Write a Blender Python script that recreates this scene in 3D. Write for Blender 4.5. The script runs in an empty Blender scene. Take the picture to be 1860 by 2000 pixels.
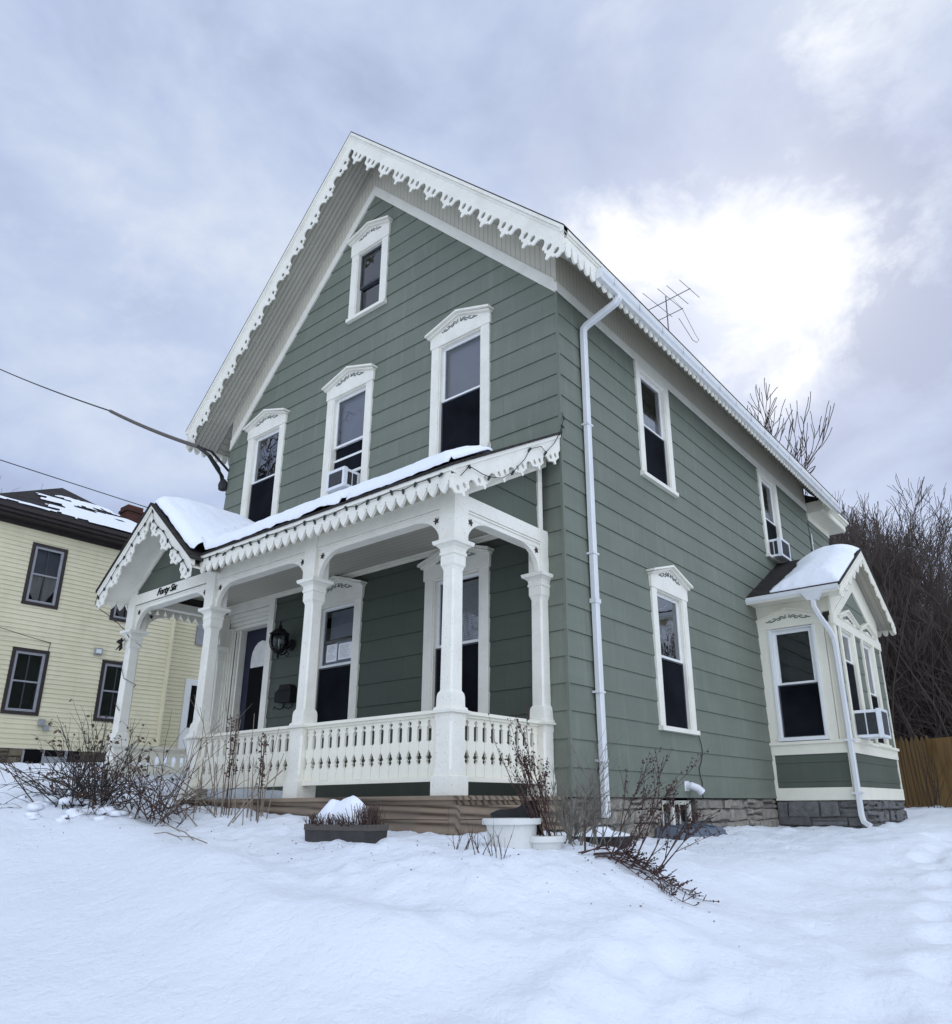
import bpy, bmesh, math, random
import numpy as np
from mathutils import Vector, Matrix, noise as mnoise

C = bpy.data.collections.new("Scene Collection Objects")
bpy.context.scene.collection.children.link(C)
SC = bpy.context.scene
pi = math.pi

# ----------------------------------------------------------------------------
# materials
# ----------------------------------------------------------------------------
class NT:
    def __init__(s, name):
        s.m = bpy.data.materials.new(name); s.m.use_nodes = True
        s.t = s.m.node_tree; s.t.nodes.clear()
        s.out = s.n('ShaderNodeOutputMaterial')
        s.b = s.n('ShaderNodeBsdfPrincipled')
        s.t.links.new(s.b.outputs[0], s.out.inputs[0])
        s.tc = s.n('ShaderNodeTexCoord')
        s.co = s.tc.outputs['Object']
    def n(s, t, **k):
        x = s.t.nodes.new(t)
        for a, b in k.items(): setattr(x, a, b)
        return x
    def L(s, a, b): s.t.links.new(a, b)
    def val(s, sock, v):
        if hasattr(v, 'is_output') or isinstance(v, bpy.types.NodeSocket): s.L(v, sock)
        else: sock.default_value = v
    def mapping(s, scale=(1, 1, 1), rot=(0, 0, 0), loc=(0, 0, 0), src=None):
        m = s.n('ShaderNodeMapping')
        m.inputs['Scale'].default_value = scale; m.inputs['Rotation'].default_value = rot; m.inputs['Location'].default_value = loc
        s.L(src or s.co, m.inputs['Vector']); return m.outputs[0]
    def noise(s, scale, detail=4, rough=.55, vec=None, dist=0):
        x = s.n('ShaderNodeTexNoise'); x.inputs['Scale'].default_value = scale; x.inputs['Detail'].default_value = detail
        x.inputs['Roughness'].default_value = rough; x.inputs['Distortion'].default_value = dist
        s.L(vec or s.co, x.inputs['Vector']); return x.outputs['Fac']
    def ramp(s, fac, stops):
        r = s.n('ShaderNodeValToRGB'); e = r.color_ramp.elements
        while len(e) < len(stops): e.new(.5)
        for i, (p, c) in enumerate(stops):
            e[i].position = p
            e[i].color = (*c, 1) if hasattr(c, '__len__') else (c, c, c, 1)
        s.L(fac, r.inputs[0]); return r.outputs[0]
    def mix(s, fac, a, b, mode='MIX'):
        x = s.n('ShaderNodeMix', data_type='RGBA', blend_type=mode)
        s.val(x.inputs[0], fac)
        for k, v in ((6, a), (7, b)):
            if isinstance(v, tuple): x.inputs[k].default_value = (*v, 1) if len(v) == 3 else v
            else: s.L(v, x.inputs[k])
        return x.outputs[2]
    def math(s, op, a, b=None, c=None):
        x = s.n('ShaderNodeMath', operation=op)
        s.val(x.inputs[0], a)
        if b is not None: s.val(x.inputs[1], b)
        if c is not None: s.val(x.inputs[2], c)
        return x.outputs[0]
    def bump(s, h, strength=.3, dist=.01, nrm=None):
        x = s.n('ShaderNodeBump'); x.inputs['Strength'].default_value = strength; x.inputs['Distance'].default_value = dist
        s.L(h, x.inputs['Height'])
        if nrm is not None: s.L(nrm, x.inputs['Normal'])
        s.L(x.outputs[0], s.b.inputs['Normal']); return x.outputs[0]
    def col(s, c): s.val(s.b.inputs['Base Color'], (*c, 1) if isinstance(c, tuple) else c)
    def rough(s, r, spec=.5):
        s.val(s.b.inputs['Roughness'], r); s.b.inputs['Specular IOR Level'].default_value = spec
    def xyz(s):
        x = s.n('ShaderNodeSeparateXYZ'); s.L(s.co, x.inputs[0]); return x.outputs

def nmat(name, c1, c2, scale=6, rough=.6, bump=.15, detail=5, stretch=(1, 1, 1), spec=.4, dist=.004, metal=0, fine=None):
    t = NT(name); v = t.mapping(stretch)
    f = t.noise(scale, detail, .6, v)
    t.col(t.mix(t.ramp(f, [(.3, 0), (.7, 1)]), c1, c2)); t.rough(rough, spec)
    t.b.inputs['Metallic'].default_value = metal
    h = t.noise(fine or scale * 6, 4, .6, v)
    if bump: t.bump(h, bump, dist)
    return t.m

def siding_mat(name, base, row=.28, bw=.61, mort=.0055, dark=.70, streak=.16):
    t = NT(name); x = t.xyz()
    u = t.math('ADD', x[0], x[1])
    cv = t.n('ShaderNodeCombineXYZ'); t.L(u, cv.inputs[0]); t.L(x[2], cv.inputs[1])
    br = t.n('ShaderNodeTexBrick'); t.L(cv.outputs[0], br.inputs['Vector'])
    br.offset = .37; br.inputs['Scale'].default_value = 1; br.inputs['Mortar Size'].default_value = mort
    br.inputs['Mortar Smooth'].default_value = .4; br.inputs['Brick Width'].default_value = bw; br.inputs['Row Height'].default_value = row
    b2 = tuple(c * .93 for c in base); b3 = tuple(c * 1.05 for c in base); md = tuple(c * dark for c in base)
    br.inputs['Color1'].default_value = (*b2, 1); br.inputs['Color2'].default_value = (*b3, 1); br.inputs['Mortar'].default_value = (*md, 1)
    big = t.noise(.9, 4, .6)
    c = t.mix(t.ramp(big, [(.3, 0), (.75, 1)]), br.outputs['Color'], tuple(c * .84 for c in base))
    st = t.noise(3.2, 5, .65, t.mapping((3.2, 3.2, .35)))
    c = t.mix(t.math('MULTIPLY', t.ramp(st, [(.52, 0), (.72, 1)]), streak * 2), c, tuple(min(1, v * 1.25 + .03) for v in base))
    sp = t.noise(34, 3, .7)
    c = t.mix(t.math('MULTIPLY', t.ramp(sp, [(.6, 0), (.78, 1)]), .22), c, tuple(v * .6 for v in base))
    gr_ = t.math('MULTIPLY', t.ramp(x[2], [(.0, 1), (.55, 0)]), t.ramp(t.noise(4.5, 5, .7, t.mapping((1, 1, .5))), [(.35, 0), (.7, .8)]))
    c = t.mix(t.math('MULTIPLY', gr_, .55), c, tuple(v * .55 for v in base))
    wv = t.noise(1.7, 3, .5, t.mapping((.35, .35, 4)))
    c = t.mix(t.math('MULTIPLY', t.ramp(wv, [(.45, 0), (.7, 1)]), .18), c, tuple(min(1, v * 1.3) for v in base))
    t.col(c); t.rough(.62, .3)
    g = t.noise(28, 4, .6, t.mapping((3, 3, .5)))
    t.bump(g, .25, .004)
    return t.m

def bead_mat(name, base, axis, pitch, dirt=(.45, .43, .39), amt=.35, depth=.5):
    """painted tongue-and-groove boards; axis = object axis across the boards"""
    t = NT(name); x = t.xyz()
    s_ = t.math('ADD', x[0], x[1]) if axis == 'xy' else x['xyz'.index(axis)]
    fr = t.math('FRACT', t.math('DIVIDE', s_, pitch))
    g = t.math('ABSOLUTE', t.math('SUBTRACT', fr, .5))
    groove = t.ramp(g, [(.0, 0), (.40, 0), (.47, 1)])
    n = t.noise(2.5, 5, .65)
    c = t.mix(t.math('MULTIPLY', t.ramp(n, [(.42, 0), (.75, 1)]), amt), base, dirt)
    c = t.mix(t.math('MULTIPLY', groove, .55), c, tuple(b * .45 for b in base))
    t.col(c); t.rough(.6, .3)
    h = t.math('SUBTRACT', 1, groove)
    t.bump(h, depth, .006)
    return t.m

def paint_mat(name, base, dirt, amt=.3, rough=.5, sc=3.0, flake=0):
    t = NT(name)
    n = t.noise(sc, 6, .65); f = t.math('MULTIPLY', t.ramp(n, [(.45, 0), (.8, 1)]), amt)
    c = t.mix(f, base, dirt)
    s2 = t.noise(26, 5, .7)
    c = t.mix(t.math('MULTIPLY', t.ramp(s2, [(.56, 0), (.72, 1)]), amt * .55), c, dirt)
    if flake:
        s3 = t.noise(60, 2, .5); c = t.mix(t.math('MULTIPLY', t.ramp(s3, [(.68, 0), (.71, 1)]), flake), c, (.16, .14, .12))
    t.col(c); t.rough(rough, .4)
    t.bump(t.noise(45, 3, .6), .12, .003)
    return t.m

M = {}
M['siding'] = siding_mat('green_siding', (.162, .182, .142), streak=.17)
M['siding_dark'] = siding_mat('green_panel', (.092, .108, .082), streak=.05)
M['siding_porch_shaded'] = siding_mat('green_siding_painted_shade', (.068, .080, .062), streak=.03)  # porch shade put into the colour: darker copy of the green siding
M['trim'] = paint_mat('cream_trim', (.79, .765, .665), (.50, .47, .38), .40, flake=.5)
M['trim_clean'] = paint_mat('white_trim', (.79, .755, .625), (.54, .50, .39), .28, flake=.15)
M['vinyl'] = paint_mat('white_vinyl', (.76, .765, .74), (.54, .54, .51), .2, .35)
M['gutter'] = paint_mat('white_aluminium', (.68, .69, .68), (.42, .42, .40), .3, .35, 1.6)
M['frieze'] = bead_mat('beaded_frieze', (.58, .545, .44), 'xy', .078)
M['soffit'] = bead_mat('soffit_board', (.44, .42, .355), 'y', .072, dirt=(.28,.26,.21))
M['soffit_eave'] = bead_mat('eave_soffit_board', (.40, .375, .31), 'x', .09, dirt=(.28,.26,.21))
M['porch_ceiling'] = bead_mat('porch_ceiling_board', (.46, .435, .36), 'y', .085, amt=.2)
M['shingle'] = None
def shingle_mat(name, c1, c2):
    t = NT(name); x = t.xyz()
    cv = t.n('ShaderNodeCombineXYZ'); t.L(t.math('ADD', x[0], x[1]), cv.inputs[0]); t.L(t.math('MULTIPLY', x[2], 1.6), cv.inputs[1])
    br = t.n('ShaderNodeTexBrick'); t.L(cv.outputs[0], br.inputs['Vector']); br.inputs['Scale'].default_value = 1
    br.inputs['Brick Width'].default_value = .3; br.inputs['Row Height'].default_value = .14; br.inputs['Mortar Size'].default_value = .008
    br.inputs['Color1'].default_value = (*c1, 1); br.inputs['Color2'].default_value = (*c2, 1); br.inputs['Mortar'].default_value = (.006, .006, .006, 1)
    n = t.noise(70, 3)
    t.col(t.mix(t.math('MULTIPLY', n, .5), br.outputs['Color'], (.05, .045, .04))); t.rough(.9, .2)
    t.bump(br.outputs['Fac'], .6, -.01)
    return t.m
M['shingle'] = shingle_mat('dark_shingle', (.022, .02, .019), (.04, .036, .033))
M['ornament'] = nmat('grey_green_paint', (.10, .12, .11), (.14, .16, .145), 20, .6)
M['dark'] = nmat('dark_interior', (.004, .004, .005), (.007, .007, .008), 3, .9, 0, spec=.1)
M['room'] = nmat('dim_room', (.05, .05, .055), (.075, .07, .07), 2, .9, 0, spec=.1)
M['black'] = nmat('black_iron', (.005, .005, .006), (.010, .010, .010), 30, .65, .2, spec=.2)
M['star'] = nmat('rusty_black_metal', (.016, .013, .012), (.035, .025, .02), 30, .6, .2)
M['screen'] = nmat('dark_insect_screen', (.003, .0035, .005), (.012, .0135, .018), 1.6, .8, .1, spec=.05)
M['screen_frame'] = nmat('dark_screen_frame', (.035, .04, .05), (.05, .055, .065), 10, .45, .05)
def glass_mat(name, ior, tint, wob=.15, rough=.008):
    t = NT(name)
    g = t.n('ShaderNodeBsdfGlossy'); g.inputs['Roughness'].default_value = rough; g.inputs['Color'].default_value = (.92, .95, 1, 1)
    tr = t.n('ShaderNodeBsdfTransparent'); tr.inputs['Color'].default_value = (*tint, 1)
    fr = t.n('ShaderNodeFresnel'); fr.inputs['IOR'].default_value = ior
    bp = t.n('ShaderNodeBump'); bp.inputs['Strength'].default_value = wob; bp.inputs['Distance'].default_value = .02
    t.L(t.noise(2.2, 2, .5), bp.inputs['Height']); t.L(bp.outputs[0], g.inputs['Normal'])
    mx = t.n('ShaderNodeMixShader'); t.L(fr.outputs[0], mx.inputs[0]); t.L(tr.outputs[0], mx.inputs[1]); t.L(g.outputs[0], mx.inputs[2])
    t.L(mx.outputs[0], t.out.inputs[0]); return t.m
M['glass'] = glass_mat('window_glass', 2.0, (.92, .94, .96))
M['glass_bright'] = glass_mat('double_glazed_glass', 2.9, (.6, .63, .66))
M['shade'] = nmat('window_shade', (.30, .31, .36), (.36, .37, .41), 3, .8, .1)
M['curtain'] = nmat('pale_curtain', (.78, .76, .70), (.60, .59, .56), 7, .9, .3, stretch=(1, 6, .6))
M['blind'] = nmat('slatted_blind', (.70, .71, .69), (.78, .78, .75), 6, .6, 0)
M['paper'] = nmat('posted_paper', (.82, .83, .83), (.74, .75, .76), 9, .8, 0)
M['ink'] = nmat('grey_ink', (.20, .21, .22), (.26, .26, .27), 9, .8, 0)
M['door_blue'] = nmat('dark_blue_door', (.004, .007, .026), (.008, .012, .036), 3, .4, .1)
def snow_mat(name, lump=1.0, c=(.80, .832, .868)):
    t = NT(name)
    n = t.noise(.7, 6, .6)
    t.col(t.mix(n, c, tuple(v * .965 for v in c))); t.rough(.75, .25)
    t.b.inputs['Subsurface Weight'].default_value = .0
    a = t.noise(6, 9, .66); b = t.noise(45, 5, .75); v = t.noise(14, 3, .5)
    h = t.math('ADD', t.math('ADD', t.math('MULTIPLY', a, 1.0), t.math('MULTIPLY', b, .22)), t.math('MULTIPLY', t.ramp(v, [(.3, 0), (.5, 1)]), .18))
    t.bump(h, .55 * lump, .05)
    return t.m
M['snow'] = snow_mat('snow_surface'); M['roof_snow'] = snow_mat('settled_snow', .6, (.84, .87, .91))
def wood_mat(name, c1, c2, c3, axis):
    t = NT(name)
    sc = {'x': (.5, 9, 9), 'y': (9, .5, 9), 'z': (9, 9, .5)}[axis]
    v = t.mapping(sc)
    w_ = t.n('ShaderNodeTexWave'); w_.wave_type = 'BANDS'; w_.bands_direction = 'DIAGONAL'; w_.inputs['Scale'].default_value = .8; w_.inputs['Distortion'].default_value = 9.0; w_.inputs['Detail'].default_value = 3; w_.inputs['Detail Scale'].default_value = .55
    t.L(v, w_.inputs['Vector']); w = w_.outputs['Fac']
    c = t.mix(t.ramp(w, [(.15, 0), (.62, .3), (.95, 1)]), c1, c2)
    k = t.noise(3.1, 4, .5)
    c = t.mix(t.ramp(k, [(.45, 0), (.75, .8)]), c, c3)
    t.col(c); t.rough(.8, .2); t.bump(w, .25, .004)
    return t.m
M['deck_wood_x'] = wood_mat('weathered_deck_wood', (.27, .205, .145), (.075, .052, .036), (.17, .145, .115), 'x')
M['deck_wood_y'] = wood_mat('weathered_deck_wood_side', (.27, .205, .145), (.075, .052, .036), (.17, .145, .115), 'y')
M['fence_old'] = wood_mat('stained_cedar', (.17, .105, .045), (.09, .054, .023), (.125, .085, .04), 'z')
M['fence_new'] = wood_mat('newer_cedar', (.27, .165, .065), (.19, .11, .04), (.24, .15, .07), 'z')
def stone_mat(name, c1, c2, c3):
    t = NT(name)
    oi = t.n('ShaderNodeNewGeometry')
    r = oi.outputs['Random Per Island']
    c = t.mix(t.ramp(r, [(0, 0), (1, 1)]), c1, c2)
    n = t.noise(9, 7, .7); c = t.mix(t.ramp(n, [(.4, 0), (.7, .85)]), c, c3)
    t.col(c); t.rough(.9, .2); t.bump(t.noise(22, 6, .7), .8, .015)
    return t.m
M['stone'] = stone_mat('grey_tan_limestone', (.36, .325, .265), (.22, .205, .18), (.14, .128, .11))
M['stone_dark'] = stone_mat('dark_grey_limestone', (.20, .197, .19), (.12, .12, .118), (.06, .06, .058))
M['stone_yellow'] = stone_mat('brown_rubble', (.20, .165, .11), (.13, .105, .07), (.08, .065, .045))
M['mortar'] = nmat('mortar', (.16, .15, .13), (.08, .075, .066), 12, .95, .6, dist=.02)
M['twig_brown'] = nmat('red_brown_bark', (.050, .028, .022), (.085, .05, .04), 30, .8, 0)
M['twig_dark'] = nmat('dark_bark', (.028, .021, .018), (.05, .038, .032), 30, .8, 0)
M['twig_tan'] = nmat('dry_tan_stalk', (.19, .155, .115), (.27, .225, .17), 20, .8, 0)
M['twig_grey'] = nmat('grey_weed_stalk', (.20, .185, .15), (.13, .118, .095), 20, .8, 0)
M['leaf_dead'] = nmat('dead_leaf', (.062, .036, .026), (.11, .07, .05), 40, .8, 0)
M['berry'] = nmat('dried_berry', (.055, .02, .015), (.032, .014, .012), 60, .6, 0)
M['bark'] = nmat('tree_bark', (.045, .038, .034), (.085, .074, .066), 5, .9, .5, stretch=(4, 4, .6), dist=.02)
M['bark_far'] = nmat('far_bark', (.050, .040, .034), (.075, .062, .054), .6, .95, 0)
M['twig_far'] = nmat('far_twig', (.060, .046, .038), (.092, .072, .060), .5, .95, 0)
M['hill'] = None
def hill_mat():
    t = NT('wooded_hill_litter')
    n = t.noise(1.6, 8, .72); v = t.noise(7, 5, .8, t.mapping((1, 1, .22)))
    c = t.mix(t.ramp(v, [(.35, 0), (.6, 1)]), (.010, .0085, .008), (.030, .025, .023))
    c = t.mix(t.ramp(n, [(.6, 0), (.70, .55)]), c, (.055, .05, .05))
    t.col(c); t.rough(1, .0); t.bump(v, 1, .6); return t.m
M['hill'] = hill_mat()
def lap_mat(name, base, pitch):
    t = NT(name)
    n = t.noise(1.3, 5, .6); n2 = t.noise(5, 4, .6, t.mapping((1, 1, .25)))
    c = t.mix(t.ramp(n, [(.42, 0), (.72, .7)]), base, tuple(min(1, b * 1.08 + .05) for b in base))
    c = t.mix(t.math('MULTIPLY', t.ramp(n2, [(.5, 0), (.75, 1)]), .25), c, tuple(b * .72 for b in base))
    t.col(c); t.rough(.55, .3); t.bump(t.noise(60, 3), .08, .003); return t.m
M['yellow'] = lap_mat('yellow_vinyl_siding', (.65, .60, .415), .106)
M['brown_trim'] = nmat('dark_brown_trim', (.022, .016, .015), (.035, .026, .024), 8, .55, .05)
M['grey_sash'] = nmat('grey_storm_window', (.30, .305, .32), (.24, .245, .26), 6, .45, .05)
M['roof_black'] = shingle_mat('black_shingle', (.018, .017, .018), (.032, .029, .03))
M['brick'] = None
def brick_mat():
    t = NT('red_brick'); x = t.xyz()
    cv = t.n('ShaderNodeCombineXYZ'); t.L(t.math('ADD', x[0], x[1]), cv.inputs[0]); t.L(x[2], cv.inputs[1])
    br = t.n('ShaderNodeTexBrick'); t.L(cv.outputs[0], br.inputs['Vector']); br.inputs['Scale'].default_value = 1
    br.inputs['Brick Width'].default_value = .2; br.inputs['Row Height'].default_value = .07; br.inputs['Mortar Size'].default_value = .008
    br.inputs['Color1'].default_value = (.12, .04, .03, 1); br.inputs['Color2'].default_value = (.07, .028, .022, 1); br.inputs['Mortar'].default_value = (.05, .045, .04, 1)
    t.col(br.outputs['Color']); t.rough(.9, .2); t.bump(br.outputs['Fac'], .5, -.01); return t.m
M['brick'] = brick_mat()
M['ac_white'] = paint_mat('ac_casing', (.72, .74, .76), (.45, .45, .44), .3, .4)
M['ac_grille'] = nmat('ac_grille', (.05, .052, .055), (.09, .09, .095), 30, .7, .4)
M['ac_dark'] = nmat('ac_vent_dark', (.02, .021, .023), (.035, .036, .04), 20, .7, .2)
M['cable'] = nmat('black_cable', (.014, .014, .015), (.025, .024, .024), 20, .6, 0)
M['cable_grey'] = nmat('grey_cable_sleeve', (.075, .065, .055), (.12, .105, .09), 20, .7, .1)
M['bulb_green'] = nmat('dark_green_socket', (.008, .02, .016), (.012, .03, .023), 30, .5, 0)
M['bucket'] = paint_mat('white_plastic', (.66, .66, .62), (.40, .39, .35), .3, .4)
M['tub'] = nmat('black_plastic_tub', (.012, .012, .013), (.025, .025, .026), 10, .5, .1)
M['planter'] = nmat('dark_planter_plastic', (.028, .026, .024), (.05, .046, .042), 10, .6, .2)
M['planter_band'] = nmat('faded_planter_rim', (.10, .088, .075), (.07, .06, .052), 10, .7, .2, stretch=(1, 8, 8))
M['blue_plastic'] = nmat('blue_grey_plastic', (.085, .105, .135), (.12, .14, .17), 8, .5, .1)
M['pvc'] = nmat('white_pvc', (.74, .75, .76), (.66, .67, .68), 8, .35, 0)
M['steel'] = nmat('antenna_aluminium', (.12, .12, .125), (.18, .18, .185), 20, .5, 0, metal=.3)
M['metal_grey'] = nmat('grey_metal_box', (.25, .26, .26), (.32, .33, .33), 10, .5, .1)
M['lantern_glass'] = glass_mat('lantern_glass', 1.5, (.55, .58, .56))

# ----------------------------------------------------------------------------
# mesh builder
# ----------------------------------------------------------------------------
def W(x, y, z): return (x, y, z)
class MB:
    def __init__(s): s.v = []; s.f = []; s.mi = []
    def add(s, vs, fs, m=0):
        o = len(s.v); s.v += [tuple(map(float, p)) for p in vs]
        s.f += [tuple(i + o for i in f) for f in fs]; s.mi += [m] * len(fs); return s
    def box(s, x0, x1, y0, y1, z0, z1, m=0, F=W):
        p = [F(x, y, z) for z in (z0, z1) for y in (y0, y1) for x in (x0, x1)]
        return s.add(p, [(0, 2, 3, 1), (4, 5, 7, 6), (0, 1, 5, 4), (2, 6, 7, 3), (0, 4, 6, 2), (1, 3, 7, 5)], m)
    def prism(s, poly, d0, d1, F, m=0):
        """poly of (a, z) pairs, extruded from out-offset d0 to d1 in wall frame F(a, o, z)"""
        n = len(poly)
        vs = [F(a, d0, z) for a, z in poly] + [F(a, d1, z) for a, z in poly]
        fs = [tuple(range(n))[::-1], tuple(range(n, 2 * n))] + [(i, (i + 1) % n, n + (i + 1) % n, n + i) for i in range(n)]
        return s.add(vs, fs, m)
    def hull8(s, b, t, m=0):
        """b, t: lower and upper quads (lists of 4 points, same winding)"""
        return s.add(list(b) + list(t), [(3, 2, 1, 0), (4, 5, 6, 7)] + [(i, (i + 1) % 4, 4 + (i + 1) % 4, 4 + i) for i in range(4)], m)
    def quad(s, a, b, c, d, m=0): return s.add([a, b, c, d], [(0, 1, 2, 3)], m)
    def tube(s, pts, r, n=6, m=0, cap=True):
        pts = [Vector(p) for p in pts]; k = len(pts)
        rs = r if hasattr(r, '__len__') else [r] * k
        vs = []
        up = None
        for i, p in enumerate(pts):
            d = (pts[min(i + 1, k - 1)] - pts[max(i - 1, 0)])
            if d.length < 1e-9: d = Vector((0, 0, 1))
            d.normalize()
            if up is None:
                up = d.orthogonal().normalized()
            else:
                up = (up - d * up.dot(d))
                if up.length < 1e-6: up = d.orthogonal()
                up.normalize()
            w = d.cross(up)
            for j in range(n):
                a = 2 * pi * j / n
                vs.append(p + (up * math.cos(a) + w * math.sin(a)) * rs[i])
        fs = [(i * n + j, i * n + (j + 1) % n, (i + 1) * n + (j + 1) % n, (i + 1) * n + j) for i in range(k - 1) for j in range(n)]
        if cap: fs += [tuple(range(n))[::-1], tuple(range((k - 1) * n, k * n))]
        return s.add(vs, fs, m)
    def rings(s, rings, m=0, cap=True):
        n = len(rings[0]); vs = [p for r in rings for p in r]; k = len(rings)
        fs = [(i * n + j, i * n + (j + 1) % n, (i + 1) * n + (j + 1) % n, (i + 1) * n + j) for i in range(k - 1) for j in range(n)]
        if cap: fs += [tuple(range(n))[::-1], tuple(range((k - 1) * n, k * n))]
        return s.add(vs, fs, m)
    def lathe(s, prof, cx, cy, n=20, m=0, cap=True):
        return s.rings([[(cx + r * math.cos(2 * pi * j / n), cy + r * math.sin(2 * pi * j / n), z) for j in range(n)] for r, z in prof], m, cap)
    def octa(s, p, r, m=0):
        x, y, z = p
        return s.add([(x + r, y, z), (x - r, y, z), (x, y + r, z), (x, y - r, z), (x, y, z + r), (x, y, z - r)],
                     [(0, 2, 4), (2, 1, 4), (1, 3, 4), (3, 0, 4), (2, 0, 5), (1, 2, 5), (3, 1, 5), (0, 3, 5)], m)
    def build(s, name, mats, parent=None, smooth=False, recalc=True, label=None):
        me = bpy.data.meshes.new(name)
        me.from_pydata(s.v, [], s.f)
        if not isinstance(mats, (list, tuple)): mats = [mats]
        for m in mats: me.materials.append(m)
        if len(mats) > 1: me.polygons.foreach_set('material_index', s.mi)
        if recalc:
            bm = bmesh.new(); bm.from_mesh(me); bmesh.ops.recalc_face_normals(bm, faces=bm.faces); bm.to_mesh(me); bm.free()
        if smooth: me.polygons.foreach_set('use_smooth', [True] * len(me.polygons))
        me.update()
        o = bpy.data.objects.new(name, me); C.objects.link(o)
        if parent is not None:
            o.parent = parent
            if parent.type == 'EMPTY': o.matrix_parent_inverse = Matrix.Translation(-Vector(parent.location))
        if label: o['label'] = label
        return o

def tag(o, label, cat=None, group=None, kind=None):
    if label: o['label'] = label
    if cat: o['category'] = cat
    if group: o['group'] = group
    if kind: o['kind'] = kind
    return o
def thing(name, label, cat, loc, group=None):
    o = bpy.data.objects.new(name, None); C.objects.link(o); o.location = loc; o.empty_display_size = .2
    return tag(o, label, cat, group)

_tmp = [0]
def cut_board(outline, holes, thick):
    """flat board with sawn outline and holes -> (verts (s,t,d), faces)"""
    cu = bpy.data.curves.new('cut', 'CURVE'); cu.dimensions = '2D'; cu.fill_mode = 'BOTH'; cu.extrude = thick / 2
    for poly in [outline] + holes:
        sp = cu.splines.new('POLY'); sp.points.add(len(poly) - 1)
        for p, (a, b) in zip(sp.points, poly): p.co = (a, b, 0, 1)
        sp.use_cyclic_u = True
    o = bpy.data.objects.new('cut', cu); SC.collection.objects.link(o)
    dg = bpy.context.evaluated_depsgraph_get(); dg.update()
    me = bpy.data.meshes.new_from_object(o.evaluated_get(dg))
    vs = [tuple(v.co) for v in me.vertices]; fs = [tuple(p.vertices) for p in me.polygons]
    bpy.data.objects.remove(o); bpy.data.curves.remove(cu); bpy.data.meshes.remove(me)
    return vs, fs

def ell(cx, cy, rx, ry, n=10, a0=0, a1=2 * pi, closed=True):
    k = n if closed else n - 1
    return [(cx + rx * math.cos(a0 + (a1 - a0) * i / k), cy + ry * math.sin(a0 + (a1 - a0) * i / k)) for i in range(n)]
def smooth(e0, e1, x):
    t = max(0., min(1., (x - e0) / (e1 - e0))); return t * t * (3 - 2 * t)

def subtract(lo, hi, cuts):
    iv = [(lo, hi)]
    for a, b in cuts:
        out = []
        for l, h in iv:
            if b <= l or a >= h: out.append((l, h)); continue
            if a > l: out.append((l, a))
            if b < h: out.append((b, h))
        iv = out
    return [(l, h) for l, h in iv if h - l > 1e-4]

def lap_wall(mb, F, lo, hi, z0, z1, openings=(), c=.28, lip=.0135, phase=0.0, breaks=()):
    """overlapping board courses with real shadow lips; lo/hi(z) bound the wall, openings = (a0,a1,z0,z1)"""
    k = math.floor((z0 - phase) / c)
    while phase + k * c < z1 - 1e-6:
        za, zb = phase + k * c, phase + (k + 1) * c; k += 1
        cuts = sorted({max(za, z0), min(zb, z1)} | {z for o in openings for z in o[2:] if max(za, z0) < z < min(zb, z1)} | {z for z in breaks if max(za, z0) < z < min(zb, z1)})
        for zs, ze in zip(cuts[:-1], cuts[1:]):
            ops = [(o[0], o[1]) for o in openings if o[2] <= zs + 1e-6 and o[3] >= ze - 1e-6]
            o1 = .002 + lip * (1 - (zs - za) / c); o2 = .002 + lip * (1 - (ze - za) / c)
            L0, H0, L1, H1 = lo(zs), hi(zs), lo(ze), hi(ze)
            if H0 <= L0: continue
            for l, h in subtract(min(L0, L1), max(H0, H1), ops):
                a0, a1 = max(l, L0), min(h, H0); b0, b1 = max(l, L1), min(h, H1)
                if a1 <= a0: continue
                if b1 < b0: b0 = b1 = (b0 + b1) / 2
                mb.quad(F(a0, o1, zs), F(a1, o1, zs), F(b1, o2, ze), F(b0, o2, ze))
                if abs(zs - za) < 1e-6: mb.quad(F(a0, .001, zs), F(a1, .001, zs), F(a1, o1, zs), F(a0, o1, zs))

def Ffront(a, o, z): return (a, -o, z)
def Fside(a, o, z): return (o, a, z)
def Fat(axis, base, sign=1):
    if axis == 'y': return lambda a, o, z: (a, base - o, z)     # faces -y
    return lambda a, o, z: (base + o * sign, a, z)              # faces +x (sign=1) or -x

# ----------------------------------------------------------------------------
# the green house
# ----------------------------------------------------------------------------
HW, HD = 6.958, 9.43            # width (front), depth
XC = -HW / 2
house = thing('house', 'two storey sage green clapboard house with cream gingerbread trim and front porch', 'house', (XC, HD / 2, 0))

def scroll(F, ac, zc, hw, hh, slope, parent, mat, o=.048):
    """carved leaf scroll on a window head, drawn as thin raised strokes"""
    mb = MB()
    st = [[(.04, .05), (.10, .45), (.07, .85)], [(.10, .05), (.20, .55), (.30, .7), (.36, .5)], [(.12, .02), (.25, .30), (.38, .42), (.50, .30), (.60, .05), (.72, -.05), (.84, .10), (.86, .35), (.78, .40), (.75, .25)],
          [(.36, .40), (.30, .12), (.38, -.05), (.46, .05)], [(.84, .10), (.95, .12), (1.0, .28)], [(.5, .3), (.58, .55), (.68, .5)]]
    for sg in (-1, 1):
        for p in st:
            q = []
            for i in range(len(p) - 1):
                for k in range(3):
                    t = k / 3; q.append((p[i][0] * (1 - t) + p[i + 1][0] * t, p[i][1] * (1 - t) + p[i + 1][1] * t))
            q.append(p[-1])
            pts = [F(ac + sg * u * hw, o, zc + v * hh - slope * u * hw) for u, v in q]
            r = [.0065 * (1.35 - .7 * abs(2 * i / (len(q) - 1) - 1)) * hw / .30 for i in range(len(q))]
            mb.tube(pts, r, 4)
    return mb.build('scroll_ornament', mat, parent)

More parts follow.
